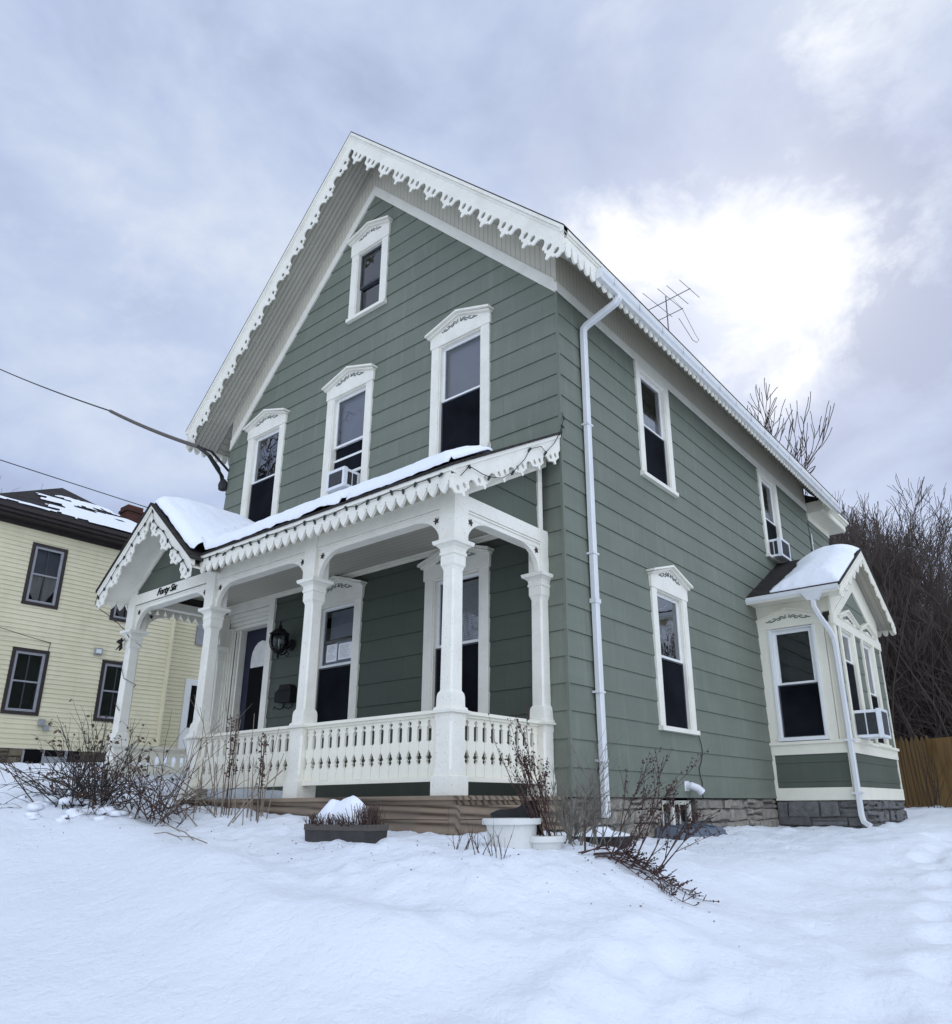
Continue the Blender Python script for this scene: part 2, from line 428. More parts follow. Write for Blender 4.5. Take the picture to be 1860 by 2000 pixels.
def sash(F, a0, a1, z0, z1, o, parent, mat, w=.042, d=.03, rail=None):
    mb = MB()
    mb.box(a0, a0 + w, o - d, o, z0, z1, F=F); mb.box(a1 - w, a1, o - d, o, z0, z1, F=F)
    mb.box(a0 + w, a1 - w, o - d, o, z1 - w, z1, F=F); mb.box(a0 + w, a1 - w, o - d, o, z0, z0 + (rail or w), F=F)
    return mb.build('sash', mat, parent)

def window(F, ac, zs, zt, hc, hop, zr, parent, hood=None, head=True, glass='glass', low='screen', upback='shade', zop=None, trim='trim', casing_top=None, sill=True, name='window', extras=None, vin='vinyl', sw=.04, depth=.10, label=None):
    """zs sill top, zt opening top, hc casing half width, hop opening half width, zr meeting rail height"""
    mb = MB()
    ct = casing_top if casing_top is not None else zt + .0
    for s_ in (-1, 1):
        a0, a1 = sorted((ac + s_ * hop, ac + s_ * hc)); mb.box(a0, a1, -.02, .036, zs, ct, F=F)
        a0, a1 = sorted((ac + s_ * hop, ac + s_ * (hop - .018))); mb.box(a0, a1, -depth, .022, zs, zt, F=F)
    mb.box(ac - hop + .018, ac + hop - .018, -depth, .020, zt - .018, zt, F=F)
    if not hood and head: mb.box(ac - hop, ac + hop, -.02, .034, zt, ct, F=F)
    if hood:
        ztip, zpk = hood
        mb.prism([(ac - hc - .02, zt + .001), (ac + hc + .02, zt + .001), (ac + hc + .02, ztip - .02), (ac, zpk - .02), (ac - hc - .02, ztip - .02)], -.02, .046, F)
    if sill: mb.box(ac - hc - .012, ac + hc + .012, -.02, .07, zs - .055, zs - .001, F=F)
    w = mb.build(name, M[trim], parent, label=label)
    if hood:
        hb = MB(); e = .06
        hb.prism([(ac - hc - e, ztip), (ac, zpk), (ac + hc + e, ztip), (ac + hc + e, ztip - .028), (ac, zpk - .028), (ac - hc - e, ztip - .028)], -.01, .125, F)
        e = .038
        hb.prism([(ac - hc - e, ztip - .0285), (ac, zpk - .0285), (ac + hc + e, ztip - .0285), (ac + hc + e, ztip - .056), (ac, zpk - .056), (ac - hc - e, ztip - .056)], -.01, .085, F)
        hb.build('hood', M[trim], w)
        scroll(F, ac, zpk - .155, hc * .62, .075, (zpk - ztip) / (hc + .06) * .55, w, M['ornament'])
    ai, bi = ac - hop + .018, ac + hop - .018
    top = zt - .018
    # upper sash in front of lower
    sash(F, ai, bi, zr - .018, top, -.03, w, M[vin], sw, rail=.036)
    p = MB(); p.quad(F(ai + sw, -.044, zr + .018), F(bi - sw, -.044, zr + .018), F(bi - sw, -.044, top - sw), F(ai + sw, -.044, top - sw)); p.build('pane', M[glass], w, recalc=False)
    if low == 'screen':
        f = MB(); z1 = zr - .018
        f.box(ai, ai + .02, -.04, -.02, zs, z1, F=F); f.box(bi - .02, bi, -.04, -.02, zs, z1, F=F); f.box(ai + .02, bi - .02, -.04, -.02, z1 - .02, z1, F=F); f.box(ai + .02, bi - .02, -.04, -.02, zs, zs + .02, F=F)
        sf = f.build('screen_frame', M['screen_frame'], w)
        q = MB(); q.quad(F(ai + .02, -.031, zs + .02), F(bi - .02, -.031, zs + .02), F(bi - .02, -.031, z1 - .02), F(ai + .02, -.031, z1 - .02)); q.build('screen', M['screen'], w, recalc=False)
    elif low == 'sash':
        sash(F, ai, bi, zs, zr - .001, -.062, w, M[vin], sw, rail=.055)
        q = MB(); q.quad(F(ai + sw, -.076, zs + .055), F(bi - sw, -.076, zs + .055), F(bi - sw, -.076, zr - sw), F(ai + sw, -.076, zr - sw)); q.build('pane', M[glass], w, recalc=False)
    # dark room behind the glass
    r = MB(); d = .55
    a0, a1, z0, z1 = ai - .002, bi + .002, zs - .002, zt - .016
    P = [F(a0, -depth, z0), F(a1, -depth, z0), F(a1, -depth, z1), F(a0, -depth, z1)]; Q = [F(a0, -d, z0), F(a1, -d, z0), F(a1, -d, z1), F(a0, -d, z1)]
    r.add(P + Q, [(4, 5, 6, 7), (0, 1, 5, 4), (1, 2, 6, 5), (2, 3, 7, 6), (3, 0, 4, 7)])
    r.build('room_interior', M['dark'], w, recalc=False)
    if upback:
        k = MB(); k.quad(F(ai + .01, -.13, zr), F(bi - .01, -.13, zr), F(bi - .01, -.13, top), F(ai + .01, -.13, top)); k.build('window_shade', M[upback], w, recalc=False)
    return w

# --- openings -----------------------------------------------------------------
FW = {'R2': -1.55, 'M2': -3.775, 'L2': -5.88, 'R1': -1.55, 'L1': -3.745}
HOP = .372
openF = [(FW[k] - HOP, FW[k] + HOP, 4.16, 5.90) for k in ('R2', 'M2', 'L2')] + [(FW[k] - HOP, FW[k] + HOP, .80, 2.57) for k in ('R1', 'L1')]
openF += [(-3.51 - .285, -3.51 + .285, 7.2, 8.42), (-6.42, -5.30, .02, 2.887)]
PIT = 1.02
def zedge(a): return 9.43 - PIT * abs(a - XC)
def glo(z): return -HW if z < 5.88 else XC - (9.43 - z) / PIT
def ghi(z): return 0 if z < 5.88 else XC + (9.43 - z) / PIT
mb = MB()
lap_wall(mb, Ffront, glo, ghi, 0, 9.43, openF + [(-6.62, -.30, 0, 3.08)], breaks=(5.88,))
mb.box(-.016, .016, -.016, .016, 0, 5.95)                       # corner bead
mb.build('front_wall', M['siding'], house, recalc=False)
mb = MB(); lap_wall(mb, Ffront, lambda z: -6.62, lambda z: -.30, 0, 3.08, openF); mb.build('porch_wall', M['siding_porch_shaded'], house, recalc=False)
openS = [(2.40 - HOP, 2.40 + HOP, 4.17, 5.80), (7.03 - .36, 7.03 + .36, 4.2, 5.80), (2.44 - HOP, 2.44 + HOP, .83, 2.57), (1.90, 2.85, -.6, -.02)]
mb = MB()
lap_wall(mb, Fside, lambda z: 0, lambda z: HD, 0, 5.93, openS)
mb.build('side_wall', M['siding'], house, recalc=False)
mb = MB()                                                        # plain far walls
mb.quad((-HW, 0, 0), (-HW, HD, 0), (-HW, HD, 6.4), (-HW, 0, 6.4))
mb.add([(-HW, HD, 0), (0, HD, 0), (0, HD, 6.4), (XC, HD, 9.9), (-HW, HD, 6.4)], [(0, 1, 2, 3, 4)])
mb.build('rear_wall', M['siding'], house, recalc=False)

# --- foundation of irregular stones -----------------------------------------------
def stones(F, a0, a1, z0, z1, rows, rng, mean=.34, o=.0, gaps=()):
    mb = MB(); cuts = [0] + sorted((i + rng.uniform(-.28, .28)) / rows for i in range(1, rows)) + [1]
    for r in range(rows):
        hs = (z1 - z0) * (cuts[r + 1] - cuts[r]); zb0 = z0 + (z1 - z0) * cuts[r]
        a = a0 - rng.random() * mean * .6
        while a < a1:
            w = mean * rng.uniform(.45, 1.5); b = a + w
            x0, x1 = max(a, a0), min(b, a1); a = b
            if x1 - x0 < .05 or any(g[0] < x1 and g[1] > x0 for g in gaps): continue
            sub = [(0, 1)] if rng.random() < .75 else [(0, .48), (.52, 1)]
            for s0, s1 in sub:
                e = .010; pz = [zb0 + hs * s0 + e, zb0 + hs * s1 - e]
                j = lambda: rng.uniform(-.018, .018)
                d = o + rng.uniform(.005, .045)
                bk = [F(x0 + e + j(), o - .05, pz[0] + j()), F(x1 - e + j(), o - .05, pz[0] + j()), F(x1 - e + j(), o - .05, pz[1] + j()), F(x0 + e + j(), o - .05, pz[1] + j())]
                i = .016
                md = [F(x0 + e + j(), d - .02, pz[0] + j()), F(x1 - e + j(), d - .02, pz[0] + j()), F(x1 - e + j(), d - .02, pz[1] + j()), F(x0 + e + j(), d - .02, pz[1] + j())]
                ft = [F(x0 + e + i + j(), d + j(), pz[0] + i + j()), F(x1 - e - i + j(), d + j(), pz[0] + i + j()), F(x1 - e - i + j(), d + j(), pz[1] - i + j()), F(x0 + e + i + j(), d + j(), pz[1] - i + j())]
                mb.rings([bk, md, ft])
    return mb
rng = random.Random(5)
mb = stones(Fside, 2.87, HD, -.62, -.012, 4, rng, .33, -.03); mb.build('foundation', M['stone'], house)
mb = stones(Fside, 0, 1.88, -.62, -.012, 4, rng, .27, -.03)
fnd = mb.build('foundation', M['stone'], house)
mb = stones(Ffront, -HW, 0, -.62, -.012, 4, rng, .33, -.03); mb.build('foundation_stones', M['stone'], fnd)
mb = MB(); mb.box(-HW + .03, -.045, .045, 1.88, -.9, -.005); mb.box(-HW + .03, -.045, 2.87, HD - .03, -.9, -.005); mb.box(-HW + .03, -.32, 1.88, 2.87, -.9, -.005); mb.build('mortar_bed', M['mortar'], fnd)

# --- main windows -----------------------------------------------------------------
def hooded(ac, dz, **k): return window(Ffront, ac, .83 + dz, 2.57 + dz, .512, HOP, 1.735 + dz, house, hood=(2.78 + dz, 2.955 + dz), casing_top=2.62 + dz, name='front_window', **k)
D2 = 3.33
w_r2 = hooded(FW['R2'], D2)
w_m2 = hooded(FW['M2'], D2, low=None)
w_l2 = hooded(FW['L2'], D2, upback=None, glass='glass_bright')
w_r1 = hooded(FW['R1'], 0, upback=None)
w_l1 = hooded(FW['L1'], 0, upback=None)
# raised lower sash over the air conditioner in the middle window
a0, a1 = FW['M2'] - HOP + .018, FW['M2'] + HOP - .018
mb = MB()
for z0, z1 in ((4.56, 4.60), (4.83, 4.865)): mb.box(a0, a1, .02 + .03, .02 + .06, z0, z1)
mb.build('raised_sash', M['vinyl'], w_m2)
mb = MB(); mb.box(a0, a1, .055, .06, 4.60, 4.83); mb.box(a0, a1, .075, .08, 4.865, 5.05); mb.box(a0, -3.84, .06, .065, 4.16, 4.56)
mb.build('screen', M['screen'], w_m2)
mb = MB()
for i in range(9): mb.box(-3.47 + i * .0085, -3.466 + i * .0085, .035 + .012 * (i % 2), .05 + .012 * (i % 2), 4.16, 4.56)
mb.box(-3.475, a1, .052, .056, 4.16, 4.56)
mb.build('accordion_panel', M['vinyl'], w_m2)
# slatted blind, right porch window
mb = MB(); a0, a1 = FW['R1'] - .31, FW['R1'] + .31
for i in range(44):
    z = 2.51 - i * .0255
    mb.hull8([(a0, .135, z), (a1, .135, z), (a1, .155, z - .014), (a0, .155, z - .014)], [(a0, .135, z + .002), (a1, .135, z + .002), (a1, .155, z - .012), (a0, .155, z - .012)])
mb.build('window_blind', M['blind'], w_r1)
# half-drawn shade and two notices, left porch window
a0, a1 = FW['L1'] - .30, FW['L1'] + .30
mb = MB(); mb.quad((a0, .14, 2.16), (a1, .14, 2.16), (a1, .14, 2.52), (a0, .14, 2.52)); mb.box(a0, a1, .135, .146, 2.135, 2.165)
mb.build('window_blind', M['shade'], w_l1, recalc=False)
for x0, x1, z0, z1 in ((-3.985, -3.765, 1.79, 2.03), (-3.735, -3.455, 1.80, 2.02)):
    p = MB(); p.quad((x0, .0425, z0), (x1, .0425, z0), (x1, .0425, z1), (x0, .0425, z1)); pp = p.build('posted_notice', M['paper'], w_l1, recalc=False)
    q = MB(); rr = random.Random(int(-x0 * 1000))
    z = z1 - .025
    while z > z0 + .03:
        xa = x0 + .02 + rr.random() * .02; xb = x1 - .02 - rr.random() * .08
        q.quad((xa, .0419, z - .004), (xb, .0419, z - .004), (xb, .0419, z), (xa, .0419, z)); z -= .016 if rr.random() < .8 else .03
    q.build('printed_lines', M['ink'], pp, recalc=False)
# attic window
w_at = window(Ffront, -3.51, 7.22, 8.42, .425, .285, 7.78, house, hood=(8.70, 8.84), casing_top=8.5, low='sash', upback=None, vin='screen_frame', sw=.03, name='attic_window')
# side windows
w_s2a = window(Fside, 2.40, 4.165, 5.80, .50, HOP, 4.985, house, casing_top=5.899, upback=None, name='side_window', vin='vinyl')
w_s2b = window(Fside, 7.03, 4.20, 5.80, .485, .36, 4.99, house, casing_top=5.899, upback=None, name='side_window')
w_s1 = window(Fside, 2.44, .83, 2.57, .505, HOP, 1.715, house, hood=(2.785, 2.96), casing_top=2.62, upback=None, glass='glass_bright', name='side_window')
mb = MB(); mb.quad((-.12, 2.12, 5.02), (-.12, 2.70, 5.02), (-.12, 2.70, 5.28), (-.12, 2.12, 5.28)); mb.build('cafe_curtain', M['curtain'], w_s2a, recalc=False)
# basement window in the stone
mb = MB()
for a, b, z0, z1 in ((1.90, 1.95, -.52, -.03), (2.33, 2.39, -.52, -.03), (2.80, 2.85, -.52, -.03), (1.95, 2.80, -.08, -.03), (1.95, 2.80, -.52, -.47)): mb.box(-.14, -.09, a, b, z0, z1)
for a in (2.13, 2.58): mb.box(-.135, -.115, a - .008, a + .008, -.47, -.08)
bw = mb.build('basement_window', M['trim'], house)
mb = MB(); mb.quad((-.125, 1.95, -.47), (-.125, 2.8, -.47), (-.125, 2.8, -.08), (-.125, 1.95, -.08)); mb.build('pane', M['glass'], bw, recalc=False)
mb = MB(); mb.box(-.3, -.15, 1.88, 2.87, -.62, -.01); mb.build('room_interior', M['dark'], bw)

# --- gable frieze, soffits, roof -----------------------------------------------------
OV, EX = .555, .50          # gable overhang, eave overhang
ZR = 10.30                  # ridge
def zroof(x): return ZR - PIT * abs(x - XC)
CT = math.hypot(1, PIT)
# smooth trim board along the siding edge
mb = MB()
for sg in (-1, 1):
    x1 = XC + sg * (HW / 2)
    mb.prism([(XC, 9.43), (x1, 5.88), (x1, 6.07), (XC, 9.62)], .0, .034, Ffront)
mb.box(.0, .034, -.034, HD, 5.90, 6.02)
mb.build('frieze_trim', M['trim'], house)
mb = MB()
for sg in (-1, 1):
    x1 = XC + sg * (HW / 2)
    mb.prism([(XC, 9.62), (x1, 6.07), (x1, 6.48), (XC, 10.03)], .0, .022, Ffront)
mb.box(.0, .022, -.022, HD, 6.02, 6.49)
mb.build('frieze_board', M['frieze'], house)
# gable soffit boards run with the rake
mb = MB(); nb = 7
for sg in (-1, 1):
    x1 = XC + sg * (HW / 2 + EX - .03)
    for i in range(nb):
        y0 = -.02 - i * (OV - .05) / nb; y1 = y0 - (OV - .05) / nb + .006
        d = .27 + (i % 2) * .003
        P = [(XC, y0, zroof(XC) - d), (x1, y0, zroof(x1) - d), (x1, y1, zroof(x1) - d), (XC, y1, zroof(XC) - d)]
        mb.hull8(P, [(p[0], p[1], p[2] + .018) for p in P])
    P = [(XC, .03, zroof(XC) - .25), (x1, .03, zroof(x1) - .25), (x1, -OV + .02, zroof(x1) - .25), (XC, -OV + .02, zroof(XC) - .25)]
    mb.hull8(P, [(p[0], p[1], p[2] + .01) for p in P])
    # bed mould against the wall
    mb.prism([(XC, zroof(XC) - .30), (x1, zroof(x1) - .30), (x1, zroof(x1) - .262), (XC, zroof(XC) - .262)], .022, .06, Ffront)
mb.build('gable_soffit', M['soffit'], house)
for sg in (-1, 1):
    mb = MB()
    xa, xb = XC + sg * (HW / 2), XC + sg * (HW / 2 + EX - .03)
    y0, y1 = 0, HD + OV - .03
    P = [(xa, y0, zroof(xa) - .268), (xb, y0, zroof(xb) - .268), (xb, y1, zroof(xb) - .268), (xa, y1, zroof(xa) - .268)]
    mb.hull8(P, [(p[0], p[1], p[2] + .015) for p in P])
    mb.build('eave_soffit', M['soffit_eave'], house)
mb = MB()
for sg in (-1, 1):
    xe = XC + sg * (HW / 2 + EX + .030)
    P = [(XC, -OV - .043, ZR), (xe, -OV - .043, zroof(xe)), (xe, HD + OV + .06, zroof(xe)), (XC, HD + OV + .06, ZR)]
    mb.hull8([(p[0], p[1], p[2] - .018) for p in P], P)
roof = mb.build('roof', M['shingle'], house)
mb = MB()                                                    # roof body + crown moulding under the shingles
for sg in (-1, 1):
    xe = XC + sg * (HW / 2 + EX)
    P = [(XC, -OV + .04, ZR - .019), (xe, -OV + .04, zroof(xe) - .019), (xe, HD + OV, zroof(xe) - .019), (XC, HD + OV, ZR - .019)]
    mb.hull8([(p[0], p[1], p[2] - .20) for p in P], P)
    for a, b, o0, o1 in ((.019, .075, .0, .04), (.075, .125, .0, .02)):
        xx = XC + sg * (HW / 2 + EX + (.025 if o1 > .03 else .012))
        mb.prism([(XC, ZR - b), (xx, zroof(xx) - b), (xx, zroof(xx) - a), (XC, ZR - a)], OV - .04, OV + o1, Ffront)
        xi = XC + sg * (HW / 2 + EX - .03)
        mb.prism([(xi, zroof(xx) - b), (xx, zroof(xx) - b), (xx, zroof(xx) - a - .001), (xi, zroof(xi) - a - .001)], -(HD + OV + o1), OV + o1 - .002, Ffront)
mb.build('crown_moulding', M['trim'], roof)

def rake_outline(Ls, P, S, tan, flat0=0.0):
    """sawn bargeboard: (s up the slope from the eave, t perpendicular down) with two-eyed drip pendants, plumb-cut ends"""
    n = max(2, int(round(Ls / P))); P = Ls / n; s0 = -.27 * S * tan
    hb, g = P * .335, P * .165
    A = .205 * S + g
    prof = [(-hb, .295), (-hb * .86, .325), (-hb * .66, .312), (-hb * .5, .338), (-hb * .28, .332), (-hb * .17, .36), (-hb * .13, .388), (0, .40)]
    prof = [(u, v * S) for u, v in prof]; prof += [(-u, v) for u, v in prof[::-1][1:]]
    low, holes = [(-.205 * S * tan, .205 * S)], []
    for k in range(n):
        sc = s0 + (k + .5) * P
        low += [(sc - hb - g + g * math.sin(a), A - g * math.cos(a)) for a in [pi / 2 * i / 4 for i in range(5)]]
        low += [(sc + u, v) for u, v in prof]
        low += [(sc + hb + g - g * math.sin(a), A - g * math.cos(a)) for a in [pi / 2 - pi / 2 * i / 4 for i in range(4)]]
        for u in (-.15 * P, .15 * P):
            h = ell(sc + u, .252 * S, .034 * S, .045 * S, 12)
            if max(p[0] for p in h) < Ls - .30 * S * tan and min(p[0] for p in h) > -.2 * S * tan: holes.append(h)
    res = [(-flat0 * tan, flat0)] + [(max(min(s_, Ls - t_ * tan), -t_ * tan), t_) for s_, t_ in low] + [(Ls - .205 * S * tan, .205 * S), (Ls - flat0 * tan, flat0)]
    cl = [res[0]]
    for p in res[1:]:
        if math.hypot(p[0] - cl[-1][0], p[1] - cl[-1][1]) > 1e-4: cl.append(p)
    return cl, holes

def bargeboard(name, xe, xc, ze, slope, y, P, S, parent, mat, axis='x', thick=.018, flat0=.0):
    """rake board from the eave (xe, ze) up to xc; axis x: lies in plane y=const, axis y: in plane x=const"""
    run = abs(xe - xc); cs = 1 / math.hypot(1, slope); sn = slope * cs; sg = 1 if xe > xc else -1
    Ls = run / cs
    ol, hs = rake_outline(Ls, P, S, slope, flat0=flat0)
    vs, fs = cut_board(ol, hs, thick)
    out = []
    for s_, t_, d in vs:
        a = xe - sg * (s_ * cs + t_ * sn); z = ze + s_ * sn - t_ * cs
        out.append((a, y + d, z) if axis == 'x' else (y + d, a, z))
    m_ = MB(); m_.add(out, fs); return m_.build(name, mat, parent)

for sg in (-1, 1):
    xe = XC + sg * (HW / 2 + EX)
    bargeboard('bargeboard', xe, XC, zroof(xe) - .05, PIT, -OV - .005, .468, 1.0, house, M['trim'], flat0=.04)

def fringe(name, L0, L1, p, d1, d2, place, parent, mat, thick=.025, pointed=True):
    """hanging row of sawn pendants; place(s, d, off) -> world"""
    n = max(1, int(round((L1 - L0) / p))); p = (L1 - L0) / n
    ol = [(L0, 0)]
    kr = .014
    for k in range(n):
        c = L0 + (k + .5) * p; dd = d2 - d1
        half = [(-.5 * p + .004, d1 + kr), (-.5 * p + kr, d1 + kr * .3 + .012), (-.5 * p + .006, d1 + .03), (-.45 * p, d1 + .035)]
        if pointed: half += [(-.41 * p, d1 + .35 * dd), (-.22 * p, d1 + .72 * dd), (0, d2)]
        else: half += [(-.42 * p, d1 + .45 * dd), (-.33 * p, d1 + .75 * dd), (-.16 * p, d1 + .95 * dd), (0, d2)]
        ol += [(c + u, v) for u, v in half] + [(c - u, v) for u, v in half[::-1][1:]]
    ol.append((L1, 0))
    vs, fs = cut_board(ol, [], thick)
    m_ = MB(); m_.add([place(a, d, o) for a, d, o in vs], fs); return m_.build(name, mat, parent)
xe = EX
fringe('eave_fringe', -OV, HD + OV, .132, .175 - .12, .35 - .12, lambda s, d, o: (EX - .0 + o, s, 6.16 - .10 - d), house, M['trim'], pointed=False)
fringe('eave_fringe', -OV, HD + OV, .132, .175 - .12, .35 - .12, lambda s, d, o: (-HW - EX + o, s, 6.16 - .10 - d), house, M['trim'], pointed=False)

# gutter and downspout on the right eave
mb = MB()
prof = [(.505, 6.03), (.505, 5.91), (.585, 5.905), (.60, 5.945), (.628, 5.98), (.632, 6.035), (.622, 6.035), (.617, 5.99), (.59, 5.955), (.578, 5.915), (.515, 5.92), (.515, 6.03)]
mb.prism([(x, z) for x, z in [(.505 + (x_ - .505) * .8, z_ - .005) for x_, z_ in prof]], -.10, -(HD + OV + .04), lambda a, o, z: (a, -o, z))
mb.box(.505, .605, .098, .104, 5.9, 6.027)
gut = mb.build('gutter', M['gutter'], house)
mb = MB()
for i in range(16): y = .38 + i * .63; mb.box(.50, .615, y, y + .022, 6.031, 6.037); mb.box(.608, .615, y, y + .022, 5.95, 6.031)
mb.build('gutter_strap', M['gutter'], gut)
def pipe(pts, w, d, name, mat, parent):
    """rectangular pipe along a polyline"""
    mb = MB(); rs = []
    pts = [Vector(p) for p in pts]
    for i, p in enumerate(pts):
        t = (pts[min(i + 1, len(pts) - 1)] - pts[max(0, i - 1)]).normalized()
        side = Vector((0, 1, 0)) if abs(t.y) < .8 else Vector((1, 0, 0))
        u = (side - t * side.dot(t)).normalized(); v = t.cross(u)
        c = .25
        rs.append([p + u * (w / 2 * a) + v * (d / 2 * b) for a, b in ((-1, -1 + c), (-1 + c, -1), (1 - c, -1), (1, -1 + c), (1, 1 - c), (1 - c, 1), (-1 + c, 1), (-1, 1 - c))])
    mb.rings(rs); return mb.build(name, mat, parent)
ds = pipe([(.55, .56, 5.92), (.55, .55, 5.86), (.51, .54, 5.81), (.11, .50, 5.64), (.065, .495, 5.60), (.062, .495, 5.52), (.062, .495, 3.0), (.062, .51, 1.2), (.065, .525, -.20)], .085, .07, 'downspout', M['gutter'], house)
mb = MB()
for z in (4.25, 2.62, 1.06, .35): mb.box(.01, .105, .44, .56, z, z + .022)
for z in (2.05,): mb.box(.02, .104, .445, .555, z, z + .05)
mb.build('pipe_strap', M['gutter'], ds)
# rear wing with its own cornice
mb = MB()
FR = Fat('x', 0.0)
lap_wall(mb, FR, lambda z: HD + .04, lambda z: 10.94, 0, 5.85, ())
mb.quad((0, 10.94, 0), (-HW, 10.94, 0), (-HW, 10.94, 5.85), (0, 10.94, 5.85)); mb.quad((-HW, HD, 5.86), (0, HD, 5.86), (0, 10.94, 5.86), (-HW, 10.94, 5.86))
mb.build('rear_wing_wall', M['siding'], house, recalc=False)
mb = MB(); mb.box(-HW - .2, .33, HD + .03, 11.22, 5.86, 5.885); mb.box(-HW - .2, .34, HD + .03, 11.23, 5.885, 6.0); mb.box(-HW - .2, .37, HD + .03, 11.26, 6.0, 6.045); mb.box(-HW - .2, .41, HD + .03, 11.30, 6.045, 6.10); mb.box(-.01, .024, HD + .03, 11.0, 5.72, 5.86)
mb.build('rear_wing_cornice', M['trim_clean'], house)
mb = MB(); mb.hull8([(-HW - .2, HD + .01, 6.101), (.40, HD + .01, 6.101), (.40, 11.29, 6.101), (-HW - .2, 11.29, 6.101)], [(-HW, HD + .01, 7.4), (-2.2, HD + .01, 7.4), (-2.2, 10.2, 7.4), (-HW, 10.2, 7.4)]); mb.build('rear_wing_roof', M['shingle'], house)
mb = MB(); mb.tube([(.03, 9.50, 5.4), (.03, 9.52, 4.2), (.03, 9.56, 3.4)], .012, 5); mb.tube([(.03, 9.50, 5.4), (.02, 9.58, 5.2)], .012, 5); mb.build('vent_conduit', M['gutter'], house)

# --- side bay -----------------------------------------------------------------
BX, BY0, BY1 = 1.19, 5.70, 8.56
bay = MB()
FN = Fat('y', BY0); FS = Fat('x', BX)
bay.box(0, BX, BY0, BY1, -.012, .0)
# corner posts, base band, sill band, head
for x0, x1 in ((0.0, .05), (1.14, BX)): bay.box(x0, x1, BY0 - .02, BY0 + .03, .15, .64)
for a, b in ((BY0 + .03, BY0 + .09), (BY1 - .06, BY1)): bay.box(BX - .03, BX + .02, a, b, .15, 2.60)
bay.box(0, BX + .025, BY0 - .025, BY0 + .05, -.03, .15); bay.box(BX - .05, BX + .024, BY0 + .05, BY1 + .02, -.03, .15)
bay.box(0, BX + .03, BY0 - .03, BY0 + .06, .64, .79); bay.box(BX - .06, BX + .029, BY0 + .06, BY1 + .02, .64, .79)
bay.box(-.0, BX + .06, BY0 - .06, BY0 + .06, .79, .835); bay.box(BX - .06, BX + .059, BY0 + .06, BY1 + .05, .79, .834)
# near face cream panel around the window
for a, b in ((0.0, .165), (.905, 1.045), (1.11, BX + .018)): bay.box(a, b, BY0 - .022, BY0 + .03, .835, 2.625)
bay.box(1.05, 1.105, BY0 + .015, BY0 + .03, .835, 2.62)
bay.prism([(0, 2.625), (1.02, 2.625), (1.045, 2.79), (.50, 2.935), (-.0, 2.79)], -.03, .03, FN)
# side face head beam
bay.box(BX - .05, BX + .035, BY0 - .02, BY1 + .03, 2.575, 2.72)
bw_ = bay.build('bay_window', M['trim_clean'], house)
mb = MB()
mb.prism([(-.02, 2.79), (.50, 2.955), (1.06, 2.79), (1.06, 2.765), (.50, 2.925), (-.02, 2.765)], .03, .06, FN)
for c0 in (6.42, 7.63):
    mb.prism([(c0 - .50, 2.72), (c0 + .50, 2.72), (c0 + .50, 2.765), (c0, 2.915), (c0 - .50, 2.765)], -.02, .05, FS)
    mb.prism([(c0 - .54, 2.765), (c0, 2.935), (c0 + .54, 2.765), (c0 + .54, 2.742), (c0, 2.91), (c0 - .54, 2.742)], .0, .095, FS)
hd = mb.build('hood', M['trim_clean'], bw_)
scroll(FN, .515, 2.775, .36, .075, .12, bw_, M['ornament'], .034)
for c0 in (6.42, 7.63): scroll(FS, c0, 2.775, .30, .07, .14, bw_, M['ornament'], .053)
mb = MB()
lap_wall(mb, FN, lambda z: .05, lambda z: 1.14, .15, .64, (), lip=.01, phase=-.04)
lap_wall(mb, FS, lambda z: BY0 + .09, lambda z: BY1 - .06, .15, .64, (), lip=.01, phase=-.04)
mb.build('lower_panel', M['siding_dark'], bw_, recalc=False)
mb = MB()
lap_wall(mb, FS, lambda z: BY0 + .09, lambda z: BY1 - .06, .84, 2.575, [(5.90, 6.77, .8, 2.6), (7.19, 8.02, .8, 2.6)], lip=.01)
lap_wall(mb, FS, lambda z: BY0 + .3 + (z - 2.72) / .567 * 1.0 - .1, lambda z: BY1 - .2 - (z - 2.72) / .567, 2.72, 3.5, (), lip=.01)
mb.quad((0, BY1, 0), (BX, BY1, 0), (BX, BY1, 2.9), (0, BY1, 2.9))
mb.build('gable_siding', M['siding'], bw_, recalc=False)
window(FN, .535, .90, 2.615, .372, .335, 1.735, bw_, head=False, upback=None, low='screen', glass='glass', name='window', vin='vinyl', sw=.06, sill=True, casing_top=2.62, trim='vinyl')
for (a, zr, low) in ((6.335, 2.09, None), (7.605, 1.70, None)):
    wv = window(FS, a, .86, 2.57, .435 if a < 7 else .415, .335, zr, bw_, head=False, upback='curtain', low='screen', glass='glass_bright', name='window', sw=.05, casing_top=2.574, trim='trim_clean')
mb = stones(FN, 0, BX + .02, -.62, -.035, 3, rng, .40, .0); mb.build('bay_foundation', M['stone_dark'], bw_)
mb = stones(FS, BY0, BY1 + .03, -.62, -.035, 4, rng, .26, .0); mb.build('bay_foundation', M['stone_dark'], bw_)
mb = MB(); mb.box(0, BX - .03, BY0 + .03, BY1, -.9, -.02); mb.build('mortar_bed', M['mortar'], bw_)
